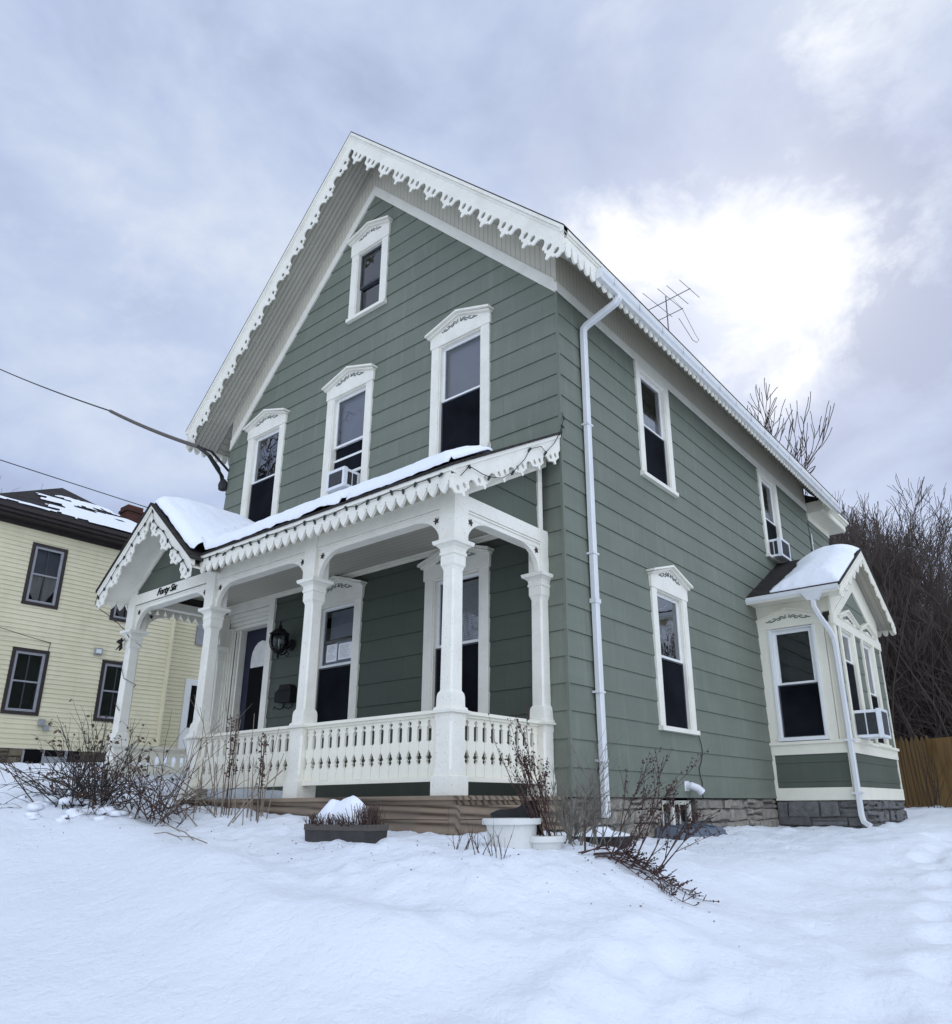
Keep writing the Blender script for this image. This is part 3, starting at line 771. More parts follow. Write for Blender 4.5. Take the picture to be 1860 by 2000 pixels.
# bay roof
BC, BS, BZ, BXE = 7.10, .567, 4.15, 1.46
def zbay(y): return BZ - BS * abs(y - BC)
br_ = MB()
for sg in (-1, 1):
    ye = BC + sg * 1.80
    P = [(0, BC, BZ), (BXE + .02, BC, BZ), (BXE + .02, ye + sg * .03, zbay(ye + sg * .03)), (0, ye + sg * .03, zbay(ye + sg * .03))]
    br_.hull8([(p[0], p[1], p[2] - .035) for p in P], P)
bayroof = br_.build('bay_roof', M['shingle'], house)
mb = MB()
for sg in (-1, 1):
    ye = BC + sg * 1.80
    P = [(0.01, BC, BZ - .036), (BXE - .04, BC, BZ - .036), (BXE - .04, ye, zbay(ye) - .036), (0.01, ye, zbay(ye) - .036)]
    mb.hull8([(p[0], p[1], p[2] - .06) for p in P], P)
    mb.prism([(BC, BZ - .036), (ye, zbay(ye) - .036), (ye, zbay(ye) - .10), (BC, BZ - .10)], -.08, .0, Fat('x', BXE))
    y0, y1 = sorted((ye - sg * .03, ye + sg * .015)); mb.box(.0, BXE, y0, y1, zbay(ye) - .13, zbay(ye) - .03)
    # rake trim over the siding
    mb.prism([(BC, 3.40), (BC + sg * 1.45, 2.58), (BC + sg * 1.45, 2.74), (BC, 3.56)], -.02, .03, FS)
    mb.prism([(BC, 3.56), (BC + sg * 1.45, 2.74), (BC + sg * 1.45, 3.12), (BC, 3.95)], -.02, .018, FS)
mb.box(.0, BX + .015, BY0 - .015, BY0 + .06, 2.80, 3.12); mb.box(.0, BXE - .05, BC - 1.78, BY0 + .05, 3.02, 3.035)
mb.build('bay_cornice', M['trim_clean'], bayroof)
mb = MB()
for sg in (-1, 1):
    ye = BC + sg * 1.76
    P = [(BX, BC, BZ - .15), (BXE - .03, BC, BZ - .15), (BXE - .03, ye, zbay(ye) - .15), (BX, ye, zbay(ye) - .15)]
    mb.hull8(P, [(p[0], p[1], p[2] + .02) for p in P])
mb.build('bay_soffit', M['soffit_eave'], bayroof)
for sg in (-1, 1):
    bargeboard('bargeboard', BC + sg * 1.80, BC, zbay(BC + 1.80) - .08, BS, BXE - .005, .34, .52, bayroof, M['trim_clean'], axis='y', flat0=.02)
fringe('eave_fringe', 1.1, BXE, .12, .02, .15, lambda s, d, o: (s, BC + 1.80 + o, 3.05 - d), bayroof, M['trim_clean'], pointed=False)
mb = MB()
mb.prism([(BC - 1.84, 3.05), (BC - 1.84, 3.10), (BC - 1.795, 3.125), (BC - 1.79, 3.02), (BC - 1.83, 3.02)], .0, 1.45, lambda a, o, z: (o, a, z))
mb.hull8([(.98, 5.235, 2.90), (1.13, 5.235, 2.90), (1.13, 5.33, 2.90), (.98, 5.33, 2.90)], [(.90, 5.225, 3.03), (1.22, 5.225, 3.03), (1.22, 5.33, 3.03), (.90, 5.33, 3.03)])
bg = mb.build('bay_gutter', M['gutter'], bayroof)
ds2 = pipe([(1.055, 5.28, 2.92), (1.06, 5.28, 2.80), (1.10, 5.34, 2.66), (1.165, 5.55, 2.46), (1.19, 5.62, 2.34), (1.20, 5.63, 2.2), (1.215, 5.63, 1.0), (1.222, 5.63, -.24), (1.245, 5.62, -.33), (1.33, 5.60, -.385)], .085, .07, 'bay_downspout', M['gutter'], house)
mb = MB()
for z in (.80, .05): mb.box(1.14, 1.30, 5.585, 5.69, z, z + .03)
mb.build('pipe_strap', M['gutter'], ds2)

# --- porch ----------------------------------------------------------------------
PX = [-.275, -2.34, -4.34, -6.37]          # column centres
PYC = -1.48
SL = .58
def zporch(y): return 3.99 + SL * y
deck = MB()
deck.box(-6.66, -.08, -1.66, .0, -.03, .006)
deck.box(-6.62, -.11, -1.62, -.02, -.07, -.031)
dk = deck.build('porch_deck', M['deck_wood_x'], house)
mb = MB()
for i, (z0, z1) in enumerate(((-.185, -.072), (-.30, -.19), (-.42, -.305))):
    xs = [-6.62, -4.9, -3.05 + .3 * (i % 2), -1.75 - .2 * (i % 2), -.145]
    for x0, x1 in zip(xs[:-1], xs[1:]):
        if i == 2 and x1 > -.2: x1 -= .0
        mb.box(x0 + .003, x1 - .003, -1.625, -1.59, z0, z1)
mb.box(-.143, -.075, -1.627, -1.56, -.62, -.071)
mb.build('deck_skirt', M['deck_wood_x'], dk)
mb = MB()
for i, (z0, z1) in enumerate(((-.185, -.072), (-.30, -.19))): mb.box(-.125, -.09, -1.558, -.03, z0, z1)
mb.box(-.125, -.09, -1.558, -.9, -.33, -.305)
mb.build('deck_skirt', M['deck_wood_y'], dk)
mb = MB(); mb.box(-6.6, -.2, -1.5, -.1, -.9, -.43); mb.box(-6.6, -.15, -1.58, -.1, -.42, -.2); mb.build('deck_underside', M['dark'], dk)
mb = MB()
for i in range(14): mb.box(-.5 + i * .03, -.49 + i * .03, -1.35 + .07 * (i % 4), -1.32 + .07 * (i % 4), -.5, -.33)
mb.build('deck_brace', M['deck_wood_y'], dk)

def column(cx, cy, half=None, top=2.96):
    """square porch column with pedestal, chamfered shaft and moulded capital"""
    S_ = [(0, .116, 0), (.165, .116, 0), (.172, .098, 0), (.215, .098, 0), (.25, .098, .018), (.62, .098, .018), (.655, .098, 0), (.70, .098, 0), (.701, .126, 0), (.722, .130, 0), (.728, .112, 0), (.748, .106, 0), (.76, .092, 0), (.845, .090, .0), (.875, .086, .004), (.90, .076, .016), (2.02, .071, .016), (2.05, .074, .003), (2.07, .084, 0), (2.165, .084, 0), (2.167, .093, 0), (2.19, .094, 0), (2.20, .086, 0), (2.235, .092, 0), (2.26, .118, 0), (2.268, .138, 0), (2.30, .146, 0), (2.306, .142, 0), (2.307, .100, 0), (2.96, .099, 0)]
    if top < 2.9: S_[-2:] = [(2.307, .082, 0), (top, .082, 0)]
    rs = []
    for z, h, c in S_:
        c = max(c, .0012); y1 = h if half is None else half
        rs.append([(cx + a, cy + b, z) for a, b in ((-h, -h + c), (-h + c, -h), (h - c, -h), (h, -h + c), (h, y1 - c), (h - c, y1), (-h + c, y1), (-h, y1 - c))])
    m_ = MB(); m_.rings(rs); return m_.build('porch_column', M['trim'], house)
cols = [column(x, PYC) for x in PX]
column(-.285, -.075, .07, 2.81); column(-6.45, -.075, .07, 2.81)

def star(p, r, n, F, parent):
    m_ = MB(); pts = [(p[0] + (r if i % 2 == 0 else r * .40) * math.sin(i * pi / 5 + n), p[2] + (r if i % 2 == 0 else r * .40) * math.cos(i * pi / 5 + n)) for i in range(10)]
    m_.prism(pts, p[1], p[1] + .012, F); return m_.build('star_ornament', M['star'], parent)
def bracket(F, a, sg, parent, o0, o1, w=.34, h=.27, zb=2.308, st=True):
    top = zb + h + .012
    arc = [(.028 + (w - .028) * (1 - math.cos(t)), zb + h * math.sin(t)) for t in [pi / 2 * i / 9 for i in range(10)]]
    poly = [(0, zb)] + arc + [(w, top), (0, top)]
    m_ = MB(); m_.prism([(a + sg * u, z) for u, z in poly], o0, o1, F)
    b = m_.build('arch_bracket', M['trim'], parent)
    if st: star((a + sg * .075, o1 + .001, top - .045), .036, .25 * sg, F, b)
    return b
FB = Fat('y', -1.48)
mb = MB()
mb.box(PX[2] + .1, PX[1] - .1, -1.545, -1.415, 2.58, 2.955); mb.box(PX[1] + .1, PX[0] - .1, -1.545, -1.415, 2.58, 2.955)
mb.box(PX[3] + .1, PX[2] - .1, -1.545, -1.415, 2.58, 2.80)
mb.box(-.345, -.215, -1.38, -.16, 2.58, 2.80); mb.box(-6.43, -6.30, -1.38, -.16, 2.71, 2.82)
# moulding strip below the beam face
for a, b in ((PX[2] + .1, PX[1] - .1), (PX[1] + .1, PX[0] - .1), (PX[3] + .1, PX[2] - .1)): mb.box(a, b, -1.562, -1.546, 2.655, 2.80); mb.box(a, b, -1.555, -1.547, 2.63, 2.65)
mb.box(-.214, -.196, -1.38, -.16, 2.655, 2.80); mb.box(-.213, -.203, -1.38, -.16, 2.63, 2.65)
beam = mb.build('porch_beam', M['trim'], house)
for i, x in enumerate(PX):
    if i > 0: bracket(FB, x + .1, 1, beam, .0, .055)
    if i < 3: bracket(FB, x - .1, -1, beam, .0, .055)
FSd = Fat('x', -.275); FSl = Fat('x', -6.37)
bracket(FSd, PYC + .1, 1, beam, .0, .055); bracket(FSd, -.145, -1, beam, .0, .055)
bracket(FSl, PYC + .1, 1, beam, .0, .055); bracket(FSl, -.145, -1, beam, .0, .055)
# ceiling, wall cornice
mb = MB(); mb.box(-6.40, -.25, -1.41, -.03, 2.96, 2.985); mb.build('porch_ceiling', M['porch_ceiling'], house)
mb = MB(); mb.box(-6.5, -.30, -.055, -.017, 2.925, 2.958); mb.box(-6.5, -.30, -.035, -.016, 2.89, 2.924); mb.build('ceiling_moulding', M['trim'], house)
# right-hand end: green triangle with trim
FE = Fat('x', -.235)
mb = MB()
lap_wall(mb, FE, lambda z: -1.40 + max(0, (z - 2.80)) / SL, lambda z: -.12, 2.80, 3.50, (), lip=.012)
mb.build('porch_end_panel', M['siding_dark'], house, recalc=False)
mb = MB()
yA, yB = -1.57, -.015
zt = lambda y: zporch(y) - .25
mb.prism([(yA, zt(yA) - .13), (yB, zt(yB) - .13), (yB, zt(yB) - .01), (yA, zt(yA) - .01)], .0, .036, FE)
mb.box(-.235, -.205, -.175, -.10, 2.80, zt(-.14) - .10)
mb.build('porch_end_trim', M['trim'], house)
mb = MB(); mb.prism([(yA, zt(yA) - .01), (yB, zt(yB) - .01), (yB, zt(yB) + .2), (yA, zt(yA) + .2)], .0, .022, FE); mb.box(PX[2] - .0, -.22, -1.575, -1.547, 2.80, 3.05)
mb.build('porch_frieze', M['frieze'], house)
# porch roof
YE, XR, XL = -1.83, .0, -6.62
GC, GS, GZ, GY, GH = -5.355, .83, 3.86, -1.98, 1.215
def zgab(x): return GZ - GS * abs(x - GC)
mb = MB()
P = [(XL, YE - .03, zporch(YE - .03)), (XR + .03, YE - .03, zporch(YE - .03)), (XR + .03, -.005, zporch(-.005)), (XL, -.005, zporch(-.005))]
P = [(GC + GH - .1, *P[0][1:]), P[1], P[2], (GC + GH - .1, *P[3][1:])]
mb.hull8([(p[0], p[1], p[2] - .028) for p in P], P)
P = [(XL, -.9, zporch(-.9)), (GC + GH - .101, -.9, zporch(-.9)), (GC + GH - .101, -.005, zporch(-.005)), (XL, -.005, zporch(-.005))]
mb.hull8([(p[0], p[1], p[2] - .028) for p in P], P)
for sg in (-1, 1):
    xe = GC + sg * (GH + .02)
    P = [(GC, GY - .03, GZ), (xe, GY - .03, zgab(xe)), (xe, -.28 if sg < 0 else -1.2, zgab(xe)), (GC, -.28, GZ)]
    mb.hull8([(p[0], p[1], p[2] - .03) for p in P], P)
proof = mb.build('porch_roof', M['shingle'], house)
mb = MB()
# crown mouldings along eave and right rake
mb.box(GC + GH - .06, XR + .012, YE - .02, YE + .06, 2.845, 2.895); mb.box(GC + GH - .06, XR, YE - .005, YE + .06, 2.80, 2.8445)
for a, b, o in ((.029, .072, .015), (.072, .11, .0)):
    mb.prism([(YE, zporch(YE) - b), (-.004, zporch(-.004) - b), (-.004, zporch(-.004) - a), (YE, zporch(YE) - a)], -.05, o, Fat('x', XR))
for sg in (-1, 1):
    xe = GC + sg * GH
    for a, b, o in ((.031, .075, .012), (.075, .115, .0)):
        mb.prism([(GC, GZ - b), (xe, zgab(xe) - b), (xe, zgab(xe) - a), (GC, GZ - a)], -.05, o, Fat('y', GY))
# flat boxed eave soffit
mb.hull8([(GC + GH - .1, YE + .05, 2.80), (XR - .05, YE + .05, 2.80), (XR - .05, -1.55, 2.93), (GC + GH - .1, -1.55, 2.93)], [(GC + GH - .1, YE + .05, 2.82), (XR - .05, YE + .05, 2.82), (XR - .05, -1.55, 2.95), (GC + GH - .1, -1.55, 2.95)])
P = [(-.235, YE + .05, zporch(YE + .05) - .20), (-.02, YE + .05, zporch(YE + .05) - .20), (-.02, -.01, zporch(-.01) - .20), (-.235, -.01, zporch(-.01) - .20)]
mb.hull8([(p[0], p[1], p[2] - .015) for p in P], P)
mb.build('porch_cornice', M['trim'], proof)
bargeboard('bargeboard', YE, 0.0, zporch(YE) - .08, SL, XR - .012, .37, .66, proof, M['trim'], axis='y', thick=.018, flat0=.02)
fringe('eave_fringe', GC + GH - .05, XR - .02, .139, .035, .158, lambda s, d, o: (s, YE + .005 + o, 2.805 - d), proof, M['trim'], thick=.03)
for sg in (-1, 1):
    bargeboard('bargeboard', GC + sg * GH, GC, zgab(GC + GH) - .08, GS, GY + .012, .37, .66, proof, M['trim'], thick=.018, flat0=.02)
fringe('eave_fringe', GY + .02, -.02, .125, .035, .16, lambda s, d, o: (GC - GH + .03 + o, s, 2.765 - d), proof, M['trim'])
mb = MB(); mb.box(GC - GH + .01, GC - GH + .05, GY + .02, -.02, 2.76, 2.85); mb.build('eave_board', M['trim'], proof)
# entrance gable face
FG = Fat('y', -1.545)
GA = 3.66
mb = MB()
lap_wall(mb, FG, lambda z: GC - (GA - z) / GS, lambda z: GC + (GA - z) / GS, 2.80, GA, (), lip=.01, phase=.02)
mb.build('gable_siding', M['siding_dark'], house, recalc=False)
mb = MB()
for sg in (-1, 1):
    x1 = GC + sg * 1.10
    zA = lambda x: GA - GS * abs(x - GC)
    mb.prism([(GC, GA - .03), (x1, zA(x1) - .03), (x1, zA(x1) + .13), (GC, GA + .13)], .0, .03, FG)
    xs = GC + sg * (GH - .03)
    Q = [(GC, -1.50, GZ - .16), (xs, -1.50, zgab(xs) - .16), (xs, GY + .02, zgab(xs) - .16), (GC, GY + .02, GZ - .16)]
    mb.hull8(Q, [(p[0], p[1], p[2] + .02) for p in Q])
mb.box(PX[3] - .10, PX[2] + .1, -1.58, -1.546, 2.655, 2.80)
mb.build('gable_trim', M['trim'], house)
# lettering on the entrance beam
tx = bpy.data.curves.new('lettering', 'FONT'); tx.body = 'Forty Six'; tx.size = .138; tx.shear = .45; tx.extrude = .004; tx.align_x = 'CENTER'; tx.offset = .0008
to = bpy.data.objects.new('lettering', tx); SC.collection.objects.link(to)
dg = bpy.context.evaluated_depsgraph_get(); dg.update()
me = bpy.data.meshes.new_from_object(to.evaluated_get(dg)); bpy.data.objects.remove(to)
vs = [(-5.42 + v.co.x * .98, -1.589 - v.co.z, 2.69 + v.co.y) for v in me.vertices]
lt = MB(); lt.add(vs, [tuple(p.vertices) for p in me.polygons]); bpy.data.meshes.remove(me)
lo = lt.build('house_number_sign', M['black'])
tag(lo, 'black script letters spelling Forty Six on the entrance beam', 'house sign')

# railings with sawn flat balusters
BH = [(0, .060), (.10, .060), (.112, .047), (.130, .034), (.145, .036), (.150, .046), (.160, .026), (.176, .024), (.186, .038), (.196, .036), (.215, .048), (.235, .060), (.30, .060), (.318, .033), (.435, .033), (.447, .050), (.458, .050), (.468, .039), (.484, .039), (.494, .060), (.54, .060)]
bp = [(-w, .167 + h) for h, w in BH] + [(w, .167 + h) for h, w in BH[::-1]]
bm_ = MB(); bm_.prism(bp, -.012, .012, lambda a, o, z: (a, -o, z))
_b = bm_.build('baluster', M['trim_clean']); BAL = _b.data; bpy.data.objects.remove(_b)
def railing(p0, p1):
    p0, p1 = Vector((*p0, 0)), Vector((*p1, 0)); L_ = (p1 - p0).length; d = (p1 - p0) / L_; n_ = Vector((d.y, -d.x, 0))
    Fr = lambda a, o, z: tuple(p0 + d * a + n_ * o) [:2] + (z,)
    m_ = MB(); m_.box(0, L_, -.055, .055, .705, .735, F=Fr); m_.box(0, L_, -.03, .03, .68, .7049, F=Fr); m_.box(0, L_, -.04, .04, .125, .166, F=Fr)
    r_ = m_.build('railing', M['trim_clean'], house)
    n = max(1, int(round(L_ / .1245))); pt = L_ / n
    for i in range(n):
        o = bpy.data.objects.new('baluster', BAL); C.objects.link(o); o.parent = r_
        q = p0 + d * ((i + .5) * pt); o.location = (q.x, q.y, random.Random(i).uniform(-.002, .002)); o.rotation_euler = (0, 0, math.atan2(d.y, d.x)); o.scale = (pt / .1235, 1, 1)
    return r_
railing((PX[1] + .1, -1.50), (PX[0] - .1, -1.50)); railing((PX[2] + .1, -1.50), (PX[1] - .1, -1.50))
railing((-.285, -1.38), (-.285, -.15)); railing((-6.40, -1.38), (-6.40, -.15))

# entrance door in its deep panelled surround
mb = MB()
for i, (w0, w1, o0, o1) in enumerate(((-6.50, -6.40, -.01, .06), (-6.395, -6.36, -.02, .03), (-6.355, -6.33, -.03, .0), (-6.325, -6.30, -.05, -.02), (-6.295, -6.27, -.06, -.045), (-6.265, -6.24, -.10, -.07), (-6.235, -6.20, -.15, -.10))):
    mb.box(w0, w1, o0, o1, .007, 2.60 + i * .0, F=Ffront)
mb.box(-6.20, -6.19, -.22, -.10, .007, 2.56, F=Ffront)
mb.box(-5.30, -5.165, -.02, .045, .007, 2.888, F=Ffront); mb.box(-5.31, -5.30, -.22, .03, .007, 2.56, F=Ffront)
for i, (z0, z1, o0, o1) in enumerate(((2.81, 2.888, -.02, .04), (2.74, 2.80, -.03, .02), (2.68, 2.735, -.04, .0), (2.62, 2.675, -.06, -.02), (2.565, 2.615, -.2, -.05))): mb.box(-6.40, -5.302, o0, o1, z0, z1, F=Ffront)
ds_ = mb.build('door_surround', M['trim'], house)
mb = MB(); y = .2
mb.box(-6.185, -5.312, y, y + .045, .03, 2.555)
for z0, z1 in ((.12, .62),):
    for x0, x1 in ((-6.10, -5.78), (-5.72, -5.40)): mb.box(x0, x1, y - .01, y + .01, z0, z1)
dr = mb.build('front_door', M['door_blue'], house)
arch = [(-6.02, .80), (-5.47, .80), (-5.47, 2.10)] + ell(-5.745, 2.10, .275, .275, 9, 0, pi, False)[1:-1] + [(-6.02, 2.10)]
mb = MB(); mb.add([(a, y - .004, z) for a, z in arch], [tuple(range(len(arch)))]); gl = mb.build('door_glass', M['dark'], dr, recalc=False)
ar2 = [(-6.0, 1.96), (-5.49, 1.96), (-5.49, 2.10)] + ell(-5.745, 2.10, .255, .265, 9, 0, pi, False)[1:-1] + [(-6.0, 2.10)]
mb = MB(); mb.add([(a, y - .008, z) for a, z in ar2], [tuple(range(len(ar2)))]); mb.build('door_curtain', M['curtain'], dr, recalc=False)
mb = MB(); mb.lathe([(.012, 0), (.028, .01), (.03, .03), (.02, .05)], 0, 0, 10); mb.v = [(-6.12 + a, y - .0 - c, 1.02 + b) for a, b, c in mb.v]; mb.build('handle', M['black'], dr)
# dryer vent
mb = MB(); mb.tube([(0, 2.55, .14), (.08, 2.55, .14), (.14, 2.60, .11), (.17, 2.64, .06)], [.045, .045, .047, .05], 12); mb.box(.012, .02, 2.49, 2.61, .08, .2); mb.build('vent_pipe', M['pvc'], house, smooth=False)
mb = MB(); mb.tube([(.03, 2.98, .78), (.03, 3.04, .68), (.028, 3.07, .58), (.022, 3.03, .45), (.022, 2.94, .36), (.022, 2.95, .28), (.022, 3.0, .18), (.022, 2.98, .1), (.02, 2.99, .0)], .006, 5); mb.build('wall_cable', M['cable'], house)

# ----------------------------------------------------------------------------
# things on and around the house
# ----------------------------------------------------------------------------
def fbm(x, y, z=0., o=4, g=.5):
    s_, a = 0., 1.
    for i in range(o):
        s_ += a * mnoise.noise((x, y, z)); x *= 2.03; y *= 2.03; z += 7.1; a *= g
    return s_

# snow lying on the porch roof
def proof_z(x, y): return max(zporch(y) if x > GC + GH - .1 or y > -.9 else -9, zgab(x) if (abs(x - GC) < GH + .02 and y < -.25) else -9)
xs = np.unique(np.concatenate([np.arange(-6.6, -3.9, .045), np.arange(-3.9, .03, .06)])); ys = np.arange(-2.02, -.01, .036)
V, F_, idx = [], [], {}
for i, x in enumerate(xs):
    for j, y in enumerate(ys):
        gab = abs(x - GC) < GH and zgab(x) >= zporch(y) - .02
        yf = GY + .012 if abs(x - GC) < GH - .02 and (zgab(x) > zporch(y) or y < YE) else YE + .015
        yf += .025 * mnoise.noise((x * 2.3, 1, 4)) + .016 * mnoise.noise((x * 8, 2, 4))
        d = y - yf
        if x > -1.2: d = min(d, (XR - .02 - x) * 1.3)
        if abs(x - GC) < GH + .02: d = min(d, x - (GC - GH + .02))
        lim = -.10 if x < -1.15 else -.10 - 1.05 * smooth(-1.15, -.2, x)      # bare strip by the wall on the right
        d = min(d, (lim - y) * .8)
        if d < 0: continue
        t = (.155 + .02 * fbm(x * 1.3, y * 2, 3)) * math.sqrt(max(0, smooth(-.02, .15 if d == y - yf else .26, d))) + .012 * fbm(x * 5, y * 5, 1) * smooth(0, .2, d)
        if gab: t += .07 * smooth(.0, .5, d)
        z0 = max(zporch(y), zgab(x)) if abs(x - GC) < GH + .3 and y < -.25 else zporch(y)
        if abs(x - GC) < GH + .3 and y < -.25:                                   # soft valley
            a, b = zporch(y), zgab(x); k = .12
            h = max(0, k - abs(a - b)) / k; z0 = max(a, b) + h * h * k * .5
        idx[i, j] = len(V); V.append((x, y, z0 + .004 + max(.0, t)))
for i in range(len(xs) - 1):
    for j in range(len(ys) - 1):
        q = [(i, j), (i + 1, j), (i + 1, j + 1), (i, j + 1)]
        if all(k in idx for k in q): F_.append(tuple(idx[k] for k in q))
mb = MB(); mb.add(V, F_)
o = mb.build('porch_roof_snow', M['roof_snow'], smooth=True, recalc=False); tag(o, 'thick blanket of snow on the front porch roof', 'snow', kind='stuff')
# skirt so that the blanket reads as thick
def skirt(o, drop=.10):
    bm = bmesh.new(); bm.from_mesh(o.data)
    es = [e for e in bm.edges if len(e.link_faces) == 1]
    r = bmesh.ops.extrude_edge_only(bm, edges=es)
    for v in r['geom']:
        if isinstance(v, bmesh.types.BMVert): v.co.z -= drop
    bm.to_mesh(o.data); bm.free()
    for p in o.data.polygons: p.use_smooth = True
skirt(o, .03)
# snow on the bay roof
V, F_, idx = [], [], {}
xs = np.arange(.28, 1.475, .028); ys = np.arange(5.29, 7.9, .035)
for i, x in enumerate(xs):
    for j, y in enumerate(ys):
        s_ = (y - 5.30) / 1.8
        xl = .36 + .10 * min(s_, 1) + .05 * math.sin(s_ * 2.4) + .02 * fbm(y * 4, 2)
        xl += .03 * mnoise.noise((y * 9, 4, 1))
        d = min((x - xl) * .8, BXE - .005 - x + .03, y - 5.31 - .02 * mnoise.noise((x * 7, 1, 1)), 7.75 - y)
        if d < 0: continue
        t = .17 * math.sqrt(smooth(-.01, .36, d)) + .01 * fbm(x * 4, y * 4)
        k = .25; z0 = BZ - BS * (math.hypot(y - BC, k) - k * .6)
        z0 = min(z0, zbay(y) + .0) if s_ < .7 else z0
        idx[i, j] = len(V); V.append((x, y, z0 + .004 + t))
for i in range(len(xs) - 1):
    for j in range(len(ys) - 1):
        q = [(i, j), (i + 1, j), (i + 1, j + 1), (i, j + 1)]
        if all(k in idx for k in q): F_.append(tuple(idx[k] for k in q))
mb = MB(); mb.add(V, F_)
o = mb.build('bay_roof_snow', M['roof_snow'], smooth=True, recalc=False); tag(o, 'rounded mound of snow on the side bay roof', 'snow', kind='stuff'); skirt(o, .04)

# air conditioners
def ac_unit(name, label, F, a0, a1, o1, z0, z1, o0=-.05, grille_front=True, tilt=0):
    loc = F((a0 + a1) / 2, 0, z0)
    t = thing(name, label, 'air conditioner', loc, 'window air conditioners')
    m_ = MB(); m_.box(a0, a1, o0, o1, z0, z1, F=F)
    e = .012
    for x0, x1, y0, y1 in ((a0 - e, a0 + .03, z0 - e, z1 + e), (a1 - .03, a1 + e, z0 - e, z1 + e)): m_.box(x0, x1, o1 - .05, o1 + e, y0, y1, F=F)
    m_.box(a0 + .0301, a1 - .0301, o1 - .05, o1 + e, z1 - .03, z1 + e, F=F); m_.box(a0 + .0301, a1 - .0301, o1 - .05, o1 + e, z0 - e, z0 + .03, F=F)
    m_.build('casing', M['ac_white'], t)
    g = MB(); g.box(a0 + .03, a1 - .03, o1 - .01, o1 + .004, z0 + .03, z1 - .03, F=F)
    n = 14
    for i in range(n):
        z = z0 + .035 + (z1 - z0 - .075) * i / n; g.box(a0 + .03, a1 - .03, o1 + .004, o1 + .008, z, z + .006, F=F)
    g.build('rear_grille', M['ac_grille'], t)
    w_ = (o1 - max(o0, .02) - .06)
    for s_ in (a0 - .003, a1 + .003):
        v = MB()
        for k in range(2):
            q0 = max(o0, .02) + .02 + k * (w_ / 2); v.box(s_ - .003, s_ + .003, q0, q0 + w_ / 2 - .02, z0 + .04, z1 - .045, F=F)
        v.build('side_vent', M['ac_dark'], t)
    return t
ac_unit('window_air_conditioner', 'air conditioner in the middle upper front window, just above the porch snow', Ffront, -3.83, -3.475, .27, 4.19, 4.465)
ac_unit('window_air_conditioner', 'small air conditioner in the upper side window near the rear corner', Fside, 6.70, 7.16, .235, 4.17, 4.50)
ac_unit('window_air_conditioner', 'large air conditioner sticking out of the bay window', FS, 6.03, 6.46, .40, .87, 1.275)

# wall lantern
t = thing('wall_lantern', 'black carriage lantern on the porch wall beside the door', 'lantern', (-4.70, 0, 2.14))
mb = MB(); cx, cy = -4.70, -.235
mb.lathe([(.085, 0), (.085, .015), (.05, .03), (.0, .035)], 0, 0, 14); mb.v = [(-4.70 + a, -.016 - c, 2.12 + b) for a, b, c in mb.v]
mb.tube([(-4.70, -.04, 2.12), (-4.70, -.09, 2.06), (-4.70, -.12, 1.98), (-4.70, -.19, 1.955), (cx, cy, 1.985)], .012, 6)
mb.tube([(-4.70, -.10, 2.03), (-4.70, -.06, 1.99), (-4.70, -.075, 1.95), (-4.70, -.11, 1.96)], .007, 5)
mb.build('bracket_arm', M['black'], t)
mb = MB()
mb.lathe([(.012, 1.90), (.02, 1.93), (.012, 1.95), (.03, 1.97), (.07, 1.985), (.078, 2.0), (.07, 2.01)], cx, cy, 12)
mb.lathe([(.135, 2.235), (.14, 2.25), (.11, 2.27), (.075, 2.31), (.03, 2.33), (.022, 2.345), (.03, 2.36), (.012, 2.375), (.008, 2.43), (.001, 2.44)], cx, cy, 12)
for i in range(8):
    a = i * pi / 4; R_ = [(.075, 2.01), (.115, 2.06), (.132, 2.13), (.13, 2.19), (.115, 2.24)]
    mb.tube([(cx + r * math.cos(a), cy + r * math.sin(a), z) for r, z in R_], .0065, 4)
mb.build('lantern_cage', M['black'], t)
mb = MB(); mb.lathe([(.068, 2.01), (.108, 2.06), (.125, 2.13), (.122, 2.19), (.108, 2.238)], cx, cy, 16, cap=False); mb.build('lantern_glass', M['lantern_glass'], t, smooth=True)
mb = MB(); mb.lathe([(.014, 2.01), (.014, 2.10), (.02, 2.12), (.016, 2.16), (.002, 2.185)], cx, cy, 10); mb.build('lamp_bulb', M['pvc'], t, smooth=True)
# mailbox
t = thing('mailbox', 'black wall mailbox with curled newspaper hooks beside the door', 'mailbox', (-4.68, 0, 1.4))
mb = MB(); mb.prism([(-4.86, 1.31), (-4.51, 1.29), (-4.50, 1.49), (-4.56, 1.54), (-4.76, 1.55), (-4.78, 1.48), (-4.86, 1.45)], .016, .12, Ffront); mb.build('mailbox_body', M['black'], t)
mb = MB(); mb.prism([(-4.79, 1.46), (-4.49, 1.46), (-4.49, 1.475), (-4.79, 1.475)], .10, .135, Ffront); mb.build('lid', M['black'], t)
for x in (-4.76, -4.56):
    mb = MB(); mb.tube([(x, -.03, 1.31), (x, -.03, 1.24), (x - .02, -.07, 1.215), (x - .06, -.10, 1.225), (x - .085, -.11, 1.255), (x - .11, -.11, 1.235), (x - .10, -.11, 1.215)], .008, 5); mb.build('newspaper_hook', M['black'], t)

